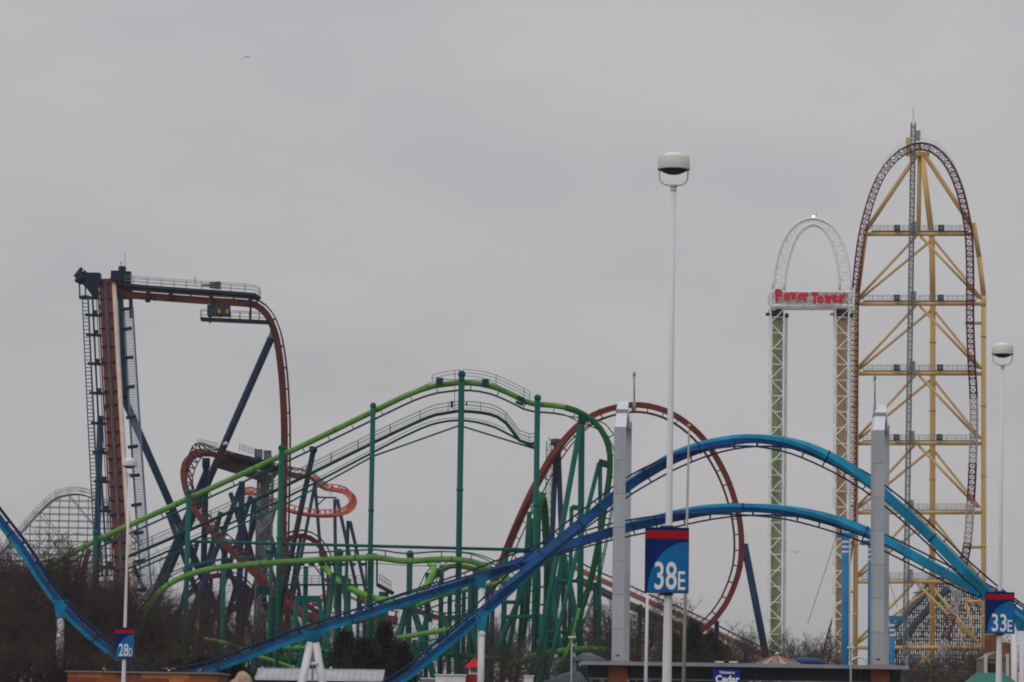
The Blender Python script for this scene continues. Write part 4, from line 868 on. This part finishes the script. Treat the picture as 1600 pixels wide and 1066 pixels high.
# plants that share a description are told apart by their order from left to right
ORD = 'first second third fourth fifth sixth seventh eighth ninth tenth eleventh twelfth thirteenth fourteenth fifteenth sixteenth seventeenth eighteenth nineteenth twentieth'.split()
ORD += ['twenty-' + w_ for w_ in ORD[:9]] + ['thirtieth'] + ['thirty-' + w_ for w_ in ORD[:9]]
by = {}
for o in C.objects:
    if o.parent is None and o.get('category') in ('tree', 'shrub'): by.setdefault(o['label'], []).append(o)
for lb, ob in by.items():
    if len(ob) > 1:
        for i, o in enumerate(sorted(ob, key=lambda o: o.location.x / o.location.y)): o['label'] = lb + ', ' + ORD[i] + ' from the left'
# ------------------------------------------------------------------ buildings along the bottom
# terracotta building: rows of coloured cladding blocks
d = 262.0
tb = thing('terracotta_building', 'low flat building clad in mottled terracotta and brown blocks at bottom left', 'building', (P(222, 1060, d).x, d + 5, 0))
xa, xb = P(105, 1055, d).x, P(340, 1055, d).x; zt = P(222, 1052, d).z
MB().box(((xa+xb)/2, d + 5.1, zt/2), xb - xa - .1, 10, zt - .05).build('wall', mat('terracotta_core', (110, 70, 52), .9, .15, 1), tb)
MB().box(((xa+xb)/2, d + 5, zt + .06), xb - xa + .3, 10.4, .12).build('coping', mat('coping_grey', (130, 120, 114), .7, .1), tb)
tones = [mat('terracotta_%d' % i, c_, .9, .12, 1.5) for i, c_ in enumerate(((172, 102, 66), (142, 84, 58), (122, 74, 62), (156, 84, 50), (188, 116, 74)))]
r2 = random.Random(4); rowh = .39
for r_ in range(int(zt/rowh) + 1):
    x = xa - r2.uniform(0, 1.2); z1 = zt - r_*rowh; z0 = max(0, z1 - rowh)
    if z1 < .05: break
    while x < xb:
        w_ = r2.uniform(1.0, 2.6); a0, a1 = max(x, xa), min(x + w_, xb); x += w_
        if a1 - a0 > .1: MB().box(((a0+a1)/2, d + .05, (z0+z1)/2), a1 - a0 - .012, .12, z1 - z0 - .012).build('cladding_block', r2.choice(tones), tb)
# white roofed building
d = 327.0
wb = thing('white_roof_building', 'long low building with a pale grey sloping metal roof at bottom', 'building', (P(498, 1066, d).x, d + 4, 0))
xa, xb = P(398, 1055, d).x, P(599, 1055, d).x; z1, z0 = P(498, 1046, d).z, P(498, 1062, d).z
MB().box(((xa+xb)/2, d + 4, (z0 - .02)/2), xb - xa - .6, 7, z0 - .05).build('wall', mat('barn_wall', (92, 92, 92), .9, .15, 1), wb)
roofm = mat('pale_roof_metal', (176, 178, 186), .5, .12, .6)
nS = 22
for i in range(nS):
    u0, u1 = xa + (xb-xa)*i/nS, xa + (xb-xa)*(i+1)/nS - .025
    mb = MB(); mb.beam(Vector(((u0+u1)/2, d - .3, z0 + .02)), Vector(((u0+u1)/2, d + 4, z1)), u1 - u0, .08); mb.build('roof_panel', roofm, wb)
    mb = MB(); mb.beam(Vector(((u0+u1)/2, d + 4.05, z1)), Vector(((u0+u1)/2, d + 8.3, z0)), u1 - u0, .08); mb.build('roof_panel', roofm, wb)
MB().beam(Vector((xa, d + 4.02, z1 + .07)), Vector((xb, d + 4.02, z1 + .07)), .3, .1).build('ridge_cap', roofm, wb)
MB().beam(Vector((xa, d - .36, z0 - .04)), Vector((xb, d - .36, z0 - .04)), .12, .16).build('gutter', white, wb)
for x in (410, 517): MB().tube(P(x, 1048, d + 4), P(x, 1042, d + 4), .09, n=8).build('vent_pipe', white, wb)
# tan rockwork mound
d = 305
rk = MB(); c = Vector((P(376, 1066, d).x, d, 0)); hz = P(376, 1049, d).z; rr2 = random.Random(9)
bmr = bmesh.new(); bmesh.ops.create_icosphere(bmr, subdivisions=3, radius=1)
for v in bmr.verts:
    k = 1 + .16*math.sin(v.co.x*5 + 1)*math.cos(v.co.y*4) + rr2.uniform(-.05, .05); v.co = Vector((v.co.x*1.2*k, v.co.y*2*k, (max(0, v.co.z)**.2)*hz*(.93 + .07*k)*(1 if v.co.x > -.2 else .9)))
me = bpy.data.meshes.new('rock_mound'); bmr.to_mesh(me); bmr.free(); me.materials.append(mat('tan_rock', (170, 146, 124), .95, .2, 1.2, bump=.5))
o = bpy.data.objects.new('rock_mound', me); C.objects.link(o); o.location = c; tag(o, 'rounded tan rockwork mound between the terracotta building and the white roof', 'rock')
# white low huts and red turret
def hut(name, label, x0, x1, yt, d, m, roof=None, dep=5):
    t = thing(name, label, 'building', (P((x0+x1)/2, 1066, d).x, d + dep/2, 0)); a, b = P(x0, 1066, d).x, P(x1, 1066, d).x; z = P(x0, yt, d).z
    MB().box(((a+b)/2, d + dep/2, z/2), b - a, dep, z).build('wall', m, t); MB().box(((a+b)/2, d + dep/2, z + .05), b - a + .2, dep + .3, .1).build('roof', roof or white, t)
    for k in range(3): MB().box((a + (b-a)*(k+.5)/3, d - .02, 1.6), (b-a)*.18, .08, 1.0).build('window', mat('dark_glass', (40, 48, 54), .15, .1), t)
    return t
hut('white_hut', 'white flat-topped hut left of the red-roofed turret', 680, 727, 1055, 318, white)
hut('grey_hut', 'small grey hut just left of the white hut', 658, 678, 1061, 322, mat('grey_wall', (140, 142, 148), .8, .1))
hut('white_booth', 'small white booth between the turret and the grey gabled roofs', 819, 833, 1057, 318, white)
hut('pink_hut', 'small faded red hut beside the white column', 728, 747, 1060, 322, mat('pink_wall', (160, 110, 108), .8, .1))
d = 322; tu = thing('turret', 'little white turret with a bright red pyramid roof beside the white column', 'turret', (P(741, 1066, d).x, d, 0))
cx = P(741, 1040, d).x; zb, ze, zp = P(741, 1054, d).z, P(741, 1043, d).z, P(741, 1028, d).z
MB().box((cx, d, zb/2), 1.6, 1.6, zb).build('base', mat('turret_red_wall', (150, 52, 54), .8, .1), tu)
for sx in (-1, 1):
    for sy in (-1, 1): MB().box((cx + sx*.42, d + sy*.42, (zb+ze)/2), .14, .14, ze - zb).build('corner_post', white, tu)
MB().box((cx, d, zb + .08), 1.05, 1.05, .12).build('sill', white, tu); MB().box((cx, d, (zb+ze)/2), .62, .62, ze - zb - .1).build('glazing', mat('turret_glass', (120, 130, 136), .2, .1), tu)
mb = MB(); X, Y = Vector((1, 0, 0)), Vector((0, 1, 0)); mb.sweep([Vector((cx, d, ze)), Vector((cx, d, zp))], [(X, Y)]*2, [(-.9, -.9), (.9, -.9), (.9, .9), (-.9, .9)], scales=[1, .02]); mb.build('roof', mat('bright_red_roof', (206, 40, 46), .5, .08), tu)
# entrance canopy
d = 286.0
en = thing('entrance_canopy', 'long flat dark-fronted entrance roof with terracotta piers at bottom right', 'building', (P(1158, 1066, d).x, d + 6, 0))
xa, xb = P(909, 1035, d).x, P(1419, 1035, d).x; zt = P(1158, 1036.5, d).z
MB().box(((xa+xb)/2, d + 6, zt - .16), xb - xa, 13, .3).build('roof_slab', mat('roof_edge_grey', (142, 146, 152), .6, .12, .6), en)
fz = zt - .33; ribm = mat('fascia_metal', (58, 64, 72), .6, .12, .8)
MB().box(((xa+xb)/2, d + 1.2, fz - .52), xb - xa - 1.0, .3, 1.02).build('fascia', ribm, en)
nb = 56
rib = MB(); rib.box((0, 0, 0), .07, .18, .98); rme = rib.mesh('rib', mat('rib_metal', (48, 54, 62), .6, .1))
for i in range(nb): obj_at('rib', rme, en, Matrix.Identity(3), Vector((xa + .8 + (xb-xa-1.6)*i/(nb-1), d + .95, fz - .52)))
MB().box(((xa+xb)/2, d + 1.0, fz - 1.1), xb - xa - 1.2, .5, .12).build('header_beam', mat('header_grey', (110, 116, 122), .6, .1), en)
MB().box(((xa+xb)/2, d + 7, (fz - 1.2)/2), xb - xa - 8, .2, fz - 1.3).build('dark_glazing', mat('entrance_glass', (22, 30, 42), .2, .1), en)
for x in (966, 1376):
    p = P(x, 1060, d); MB().box((p.x, d + .6, fz/2), 1.6, .8, fz - .02).build('pier', mat('pier_terracotta', (112, 64, 46), .85, .15, 1.5), en)
    MB().box((P(x + 3, 1028, d + 10).x, d + 10.5, zt + .1), 2.0, 1.6, .2).build('roof_curb', mat('curb_orange', (176, 116, 72), .8, .15), en)
for x, s_ in ((925, 1), (1408, -1)): MB().beam(P(x, 1066, d + 1.3) - Vector((s_*.2, 0, .6)), P(x + s_*2, 1046, d + 1.3), .25, .25).build('brace', mat('header_grey', (110, 116, 122)), en)
for x in (1146, 1124): MB().box(P(x, 1034.5, d + 3), .7, .5, .12).build('roof_light', offwhite, en)
MB().box((xb - .1, d + .2, zt + .4), .12, .3, .9).build('roof_mast', steel, en)
nsign = MB().box(P(1135.5, 1060, d - .4) - Vector((0, 0, .2)), 2.25, .2, 1.9).build('welcome_sign', mat('welcome_navy', (12, 40, 128), .4, .06), en)
put_text(nsign, 'lettering', 'Welcome to', 1124, 1148, 1053, 1048.5, d - .52, letterwhite, .02, 0, .01)
put_text(nsign, 'lettering', 'Cedar', 1118, 1155.5, 1067, 1055.5, d - .52, letterwhite, .04, 0, .01)
# grey hip-roofed pavilions left of the canopy
def pavilion(label, x0, x1, xp0, xp1, ye, yp, d, rm, nm='pavilion'):
    t = thing(nm, label, 'pavilion', (P((x0+x1)/2, 1066, d).x, d + 3, 0)); ze, zp = P(x0, ye, d).z, P(x0, yp, d).z
    a, b, p, q = P(x0, ye, d).x, P(x1, ye, d).x, P(xp0, yp, d).x, P(xp1, yp, d).x
    mb = MB(); E = [Vector((a, d, ze)), Vector((b, d, ze)), Vector((b, d+6, ze)), Vector((a, d+6, ze))]; Rg = [Vector((p, d+3, zp)), Vector((q, d+3, zp))]
    mb.quad(E[0], E[1], Rg[1], Rg[0]); mb.quad(E[2], E[3], Rg[0], Rg[1]); mb.poly([E[1], E[2], Rg[1]]); mb.poly([E[3], E[0], Rg[0]]); mb.poly(E[::-1]); ro = mb.build('roof', rm, t)
    n_ = 12
    for i in range(n_ + 1):
        f = i/n_; MB().tube(E[0].lerp(E[1], f) + Vector((0, 0, .03)), Rg[0].lerp(Rg[1], f) + Vector((0, 0, .03)), .045, n=4).build('seam', mat('seam_grey', (104, 112, 118), .6, .1), ro)
    for x in (a + .3, b - .3):
        for y in (d + .3, d + 5.7): MB().box((x, y, ze/2), .25, .25, ze).build('column', mat('header_grey', (110, 116, 122)), t)
    return t
rfm = mat('slate_roof_metal', (74, 84, 92), .55, .12, .8)
pavilion('grey seamed hip roof peeking above the left end of the entrance roof', 893, 948, 912, 924, 1032, 1020, 302, rfm)
pavilion('lower grey seamed roof left of the entrance roof', 850, 918, 892, 906, 1066, 1049, 292, rfm)
# carousel roof
d = 335; ca = thing('carousel', 'faded pink striped conical carousel roof behind the entrance roof', 'carousel', (P(1214, 1066, d).x, d, 0))
cx = P(1214, 1030, d).x; ze, zp = P(1214, 1039, d).z, P(1214, 1022, d).z; Rr = 2.7
for i in range(16):
    a0, a1 = 2*math.pi*i/16, 2*math.pi*(i+1)/16; e0 = Vector((cx + Rr*math.cos(a0), d + Rr*math.sin(a0), ze)); e1 = Vector((cx + Rr*math.cos(a1), d + Rr*math.sin(a1), ze)); tp = Vector((cx, d, zp))
    mb = MB(); mb.poly([e0, e1, e1.lerp(tp, .96), e0.lerp(tp, .96)]); dn = Vector((0, 0, -.05)); mb.poly([v + dn for v in (e0.lerp(tp, .96), e1.lerp(tp, .96), e1, e0)]); mb.quad(e0, e1, e1 + dn, e0 + dn); mb.build('roof_panel', mat('faded_pink', (158, 126, 118), .7, .12) if i % 2 else mat('pale_pink', (178, 160, 154), .7, .1), ca)
    MB().tube(e0 + Vector((0, 0, .03)), tp + Vector((0, 0, .0)), .05, n=4).build('roof_rib', mat('rib_red', (118, 66, 62), .6, .1), ca)
for i in range(8): a0 = 2*math.pi*i/8; MB().tube(Vector((cx + 2.5*math.cos(a0), d + 2.5*math.sin(a0), 0)), Vector((cx + 2.5*math.cos(a0), d + 2.5*math.sin(a0), ze)), .1, n=6).build('column', white, ca)
MB().ball((cx, d, zp), .2).build('finial', white, ca)
# blue kiosk roof, white arched frame
d = 360; bk = thing('kiosk', 'dark blue rounded kiosk roof just right of the carousel roof', 'kiosk', (P(1260, 1066, d).x, d, 0)); c = P(1260, 1037, d)
MB().lathe((c.x, d, c.z), [(2.0, 0), (1.9, .25), (1.3, .5), (.5, .62), (0, .65)], 20).build('roof', mat('kiosk_blue', (22, 62, 120), .5, .1), bk); MB().lathe((c.x, d, 0), [(1.5, 0), (1.5, c.z)], 16).build('wall', offwhite, bk)
d = 372; aw = thing('arched_shelter', 'white arched shelter frame between the blue masts', 'shelter', (P(1342, 1066, d).x, d, 0))
for k in range(3):
    pp = [P(1342 + 16*math.cos(math.pi*i/12), 1042 - 15*math.sin(math.pi*i/12), d + k*1.2) for i in range(13)]; pp = [Vector((pp[0].x, pp[0].y, 0))] + pp + [Vector((pp[-1].x, pp[-1].y, 0))]; MB().path(pp, .12, 5).build('hoop', white, aw)
for i in range(2, 12): MB().beam(P(1342 + 16*math.cos(math.pi*i/12.5), 1042 - 15*math.sin(math.pi*i/12.5), d), P(1342 + 16*math.cos(math.pi*i/12.5), 1042 - 15*math.sin(math.pi*i/12.5), d + 2.4), .35, .06).build('canopy_slat', white, aw)
# far right: teal roof, tan gatehouse, orange rock facade
d = 275; tr_ = thing('teal_roof_building', 'low building with a teal green metal roof at the bottom right corner', 'building', (P(1552, 1066, d).x, d + 3, 0))
a, b = P(1519, 1066, d).x, P(1590, 1066, d).x; ze, zp = P(1550, 1068, d).z, P(1550, 1051, d).z
mb = MB(); E = [Vector((a, d, ze)), Vector((b, d, ze)), Vector((b, d+6, ze)), Vector((a, d+6, ze))]; Rg = [Vector((a + .75, d+3, zp)), Vector((b - .75, d+3, zp))]
mb.quad(E[0], E[1], Rg[1], Rg[0]); mb.quad(E[2], E[3], Rg[0], Rg[1]); mb.poly([E[1], E[2], Rg[1]]); mb.poly([E[3], E[0], Rg[0]]); ro = mb.build('roof', mat('teal_roof', (44, 124, 104), .55, .1, .8), tr_)
for i in range(15): f = i/14; MB().tube(E[0].lerp(E[1], f) + Vector((0, 0, .02)), Rg[0].lerp(Rg[1], f) + Vector((0, 0, .02)), .03, n=4).build('seam', mat('teal_seam', (40, 120, 104), .5, .1), ro)
MB().box(((a+b)/2, d + 3, ze/2 - .02), b - a - .5, 5.4, ze - .04).build('wall', mat('tan_wall', (150, 140, 120), .85, .12), tr_)
d = 330; gh = thing('gatehouse', 'tan gabled gatehouse with white corner posts behind the 33E pole', 'building', (P(1558, 1066, d).x, d + 3, 0)); tw2 = mat('tan_stone', (132, 122, 102), .9, .15, 1)
a, b = P(1539, 1060, d).x, P(1577, 1060, d).x; z1 = P(1558, 1030, d).z
MB().box(((a+b)/2, d + 3, z1/2), b - a, 6, z1).build('wall', tw2, gh)
mb = MB(); mb.sweep([Vector(((a+b)/2, d - .2, z1)), Vector(((a+b)/2, d + 6.2, z1))], [(X, Vector((0, 0, 1)))]*2, [(-(b-a)/2 - .1, 0), ((b-a)/2 + .1, 0), (0, .75)]); mb.build('gable', tw2, gh)
for x in (1540, 1574): p = P(x, 1040, d - .2); MB().box((p.x, d - .2, P(x, 1022, d).z/2), .28, .28, P(x, 1022, d).z).build('corner_post', offwhite, gh)
MB().box(P(1551, 1045, d - .03), .85, .1, 1.0).build('window', mat('dark_glass', (40, 48, 54)), gh)
d = 345; of = thing('rock_facade', 'orange brown rockwork facade behind the white columns at right', 'facade', (P(1580, 1066, d).x, d + 2, 0)); orm = mat('orange_rock', (124, 84, 56), .95, .3, .8, bump=.5)
for x0, x1, yt in ((1566, 1582, 988), (1580, 1612, 1000), (1568, 1606, 1014)):
    bmr = bmesh.new(); bmesh.ops.create_cube(bmr, size=1); bmesh.ops.subdivide_edges(bmr, edges=bmr.edges[:], cuts=5, use_grid_fill=True)
    a, b, z = P(x0, yt, d).x, P(x1, yt, d).x, P(x0, yt, d).z
    for v in bmr.verts: v.co = Vector((v.co.x*(b-a) + rr2.uniform(-.12, .12), v.co.y*3 + rr2.uniform(-.15, .15), (v.co.z + .5)*z + (rr2.uniform(-.25, .05) if v.co.z > -.4 else 0)))
    me = bpy.data.meshes.new('rock_block'); bmr.to_mesh(me); bmr.free(); me.materials.append(orm); o = bpy.data.objects.new('rock_block', me); C.objects.link(o); o.parent = of; o.location = Vector(((a+b)/2, d + 1, 0)) - of.location + Vector((0, yt*.01, 0))
d = 300; yc = thing('stall', 'low stall with a yellow edged canopy among the left trees', 'stall', (P(242, 1066, d+90).x, d+90, 0))
p0, p1 = P(212, 1003, d+90), P(276, 1003, d+90); MB().beam(p0, p1, 3, .25).build('canopy_edge', mat('stall_yellow', (170, 140, 50), .7, .15), yc)
MB().beam(p0 - Vector((0, 0, .5)), p1 - Vector((0, 0, .5)), 2.8, .7).build('canopy', mat('stall_dark', (40, 50, 46), .8, .15), yc)
for q in (p0, p0.lerp(p1, .5), p1): MB().tube(Vector((q.x, q.y, 0)), q, .1, n=6).build('post', darksteel, yc)

# ------------------------------------------------------------------ slim poles
fp = thing('flagpole', 'slim beige flagpole with a gold ball right of the 38E lamp post', 'flagpole', (P(1068, 1066, 190).x, 190, 0))
a, b = P(1076.5, 672, 190), P(1068, 1066, 190); b = a + (b-a)*(a.z/(a.z-b.z)); MB().tube(b, a, .125, .05, 12).build('pole', mat('beige_pole', (168, 160, 150), .5, .1), fp)
MB().ball(P(1076.5, 666, 190), .12).build('gold_ball', mat('gold', (196, 150, 60), .3, .05, metal=.7), fp)
wp = thing('white_pole', 'slim plain white pole left of the 38E lamp post', 'pole', (P(1009, 1066, 150).x, 150, 0))
a, b = P(1012, 905, 150), P(1009, 1066, 150); b = a + (b-a)*(a.z/(a.z-b.z)); MB().tube(b, a, .09, .06, 12).build('shaft', white, wp); MB().ball(a, .09).build('cap', white, wp)
def area_light(x, y, d, label):
    t = thing('area_light', label, 'light pole', (P(x, 1066, d).x, d, 0), 'small grey area lights'); a = P(x, y + 3, d); MB().tube(Vector((a.x, d, 0)), a, .09, .07, 8).build('pole', steel, t)
    MB().beam(a + Vector((-.28, 0, .12)), a + Vector((.28, 0, .12)), .35, .14).build('light_head', offwhite, t); MB().tube(a, a + Vector((0, 0, .1)), .1, n=8).build('collar', steel, t)
area_light(893.5, 995, 270, 'small grey light pole left of the entrance roof'); area_light(1329.5, 1011, 270, 'small grey light pole in front of the entrance roof near the blue masts')

# ------------------------------------------------------------------ gulls
gull_w = mat('gull_white', (224, 224, 226), .7, .06, 6); gull_g = mat('gull_grey', (116, 122, 128), .7, .15, 6); gull_d = mat('gull_dark', (48, 54, 56), .7, .15, 6)
def gull(x, y, d, label, span, yaw, flap, wm=gull_g, bm_=gull_w, perched=False):
    c = P(x, y, d); t = thing('gull', label, 'bird', c, 'gulls'); k = span/1.3
    t.rotation_euler = (0, 0, yaw); ORIGIN[t.name] = Vector((0, 0, 0))
    mb = MB(); prof = [(-.26, .012), (-.2, .035), (-.08, .07), (.06, .075), (.16, .055), (.2, .045), (.25, .05), (.29, .035), (.33, .01)]
    up = .5 if perched else .08
    ps_ = [Vector((u*k, 0, (u*up + .12*perched)*k)) for u, _ in prof]; mb.sweep(ps_, [(Vector((0, 1, 0)), Vector((0, 0, 1)))]*len(ps_), circ(10), smooth=True, scales=[r_*k for _, r_ in prof]); bd_ = mb.build('body', bm_, t)
    MB().tube(ps_[-1], ps_[-1] + Vector((.06*k, 0, -.01*k)), .014*k, .003*k, 6).build('beak', mat('beak_yellow', (190, 150, 60), .5, .1), t)
    mb = MB(); q = ps_[0]; mb.poly([q + Vector((.06, -.03, .01))*k, q + Vector((.06, .03, .01))*k, q + Vector((-.08, .06, 0))*k, q + Vector((-.08, -.06, 0))*k]); mb.poly([q + Vector((-.08, -.06, -.012))*k, q + Vector((-.08, .06, -.012))*k, q + Vector((.06, .03, -.01))*k, q + Vector((.06, -.03, -.01))*k]); mb.build('tail', bm_, t)
    for s_ in (-1, 1):
        if perched: mb = MB(); mb.sweep([Vector((.1, s_*.06, .2))*k, Vector((-.1, s_*.07, .1))*k, Vector((-.3, s_*.03, .0))*k], [(Vector((0, 1, 0)), Vector((0, 0, 1)))]*3, [(-.02, -.06), (.02, -.06), (.02, .06), (-.02, .06)], scales=[k, k, k*.3]); mb.build('wing', wm, t); MB().tube(Vector((0, s_*.03, .06))*k, Vector((.01, s_*.03, -.1))*k, .008, n=5).build('leg', mat('beak_yellow', (190, 150, 60)), t); continue
        st_ = [(0.03, .11, .0), (.22, .10, .16), (.4, .085, .14), (.56, .05, .02), (.65, .01, -.05)]; top, bot = [], []
        for y_, ch, zf in st_:
            z_ = (zf*.9 + y_*flap)*k
            top.append((Vector(((.08 + ch*.5 - y_*.12)*k, s_*y_*k, z_ + .01*k)), Vector(((.08 - ch - y_*.25)*k, s_*y_*k, z_ + .008*k)))); bot.append(tuple(v - Vector((0, 0, .016*k)) for v in top[-1]))
        mb = MB()
        for i in range(4):
            mb.quad(top[i][0], top[i+1][0], top[i+1][1], top[i][1]); mb.quad(bot[i][1], bot[i+1][1], bot[i+1][0], bot[i][0]); mb.quad(top[i][0], bot[i][0], bot[i+1][0], top[i+1][0]); mb.quad(top[i][1], top[i+1][1], bot[i+1][1], bot[i][1])
        mb.build('wing', wm, t)
    return t
gull(387, 89, 420, 'lone dark gull flying high in the sky at upper left', 1.15, R(80), -.3, gull_d, gull_d)
gull(352, 694, 330, 'white gull gliding in front of the blue strut of the dive coaster', 1.35, R(20), .15, gull_w)
gull(1243, 863, 400, 'grey gull flying low between the white lattice tower and the red loop', 1.3, R(75), .0, gull_d, gull_g)
gull(264, 1048, 262, 'white gull with raised wings just above the terracotta building', 1.0, R(85), .35, gull_w)
gull(164, 1047.5, 264, 'gull perched on the terracotta roof left of the 28D post', .75, R(160), 0, gull_g, gull_w, True)
gull(311, 1049.5, 264, 'gull perched near the right end of the terracotta roof', .7, R(20), 0, gull_g, gull_w, True)

# ------------------------------------------------------------------ damp air between the camera and the far rides
bmh = bmesh.new(); bmesh.ops.create_cube(bmh, size=1)
for v in bmh.verts: v.co = Vector((v.co.x*8400, 5000 + v.co.y*14200, -1.2 + (v.co.z + .5)*150))
me = bpy.data.meshes.new('haze'); bmh.to_mesh(me); bmh.free(); hz = bpy.data.objects.new('haze', me); C.objects.link(hz); hz['kind'] = 'stuff'
hm = bpy.data.materials.new('haze'); hm.use_nodes = True; t = hm.node_tree; t.nodes.clear(); pv = t.nodes.new('ShaderNodeVolumePrincipled'); ot = t.nodes.new('ShaderNodeOutputMaterial')
pv.inputs['Color'].default_value = (.86, .87, .9, 1); pv.inputs['Density'].default_value = .00008; pv.inputs['Anisotropy'].default_value = .2
t.links.new(pv.outputs[0], ot.inputs['Volume']); me.materials.append(hm)
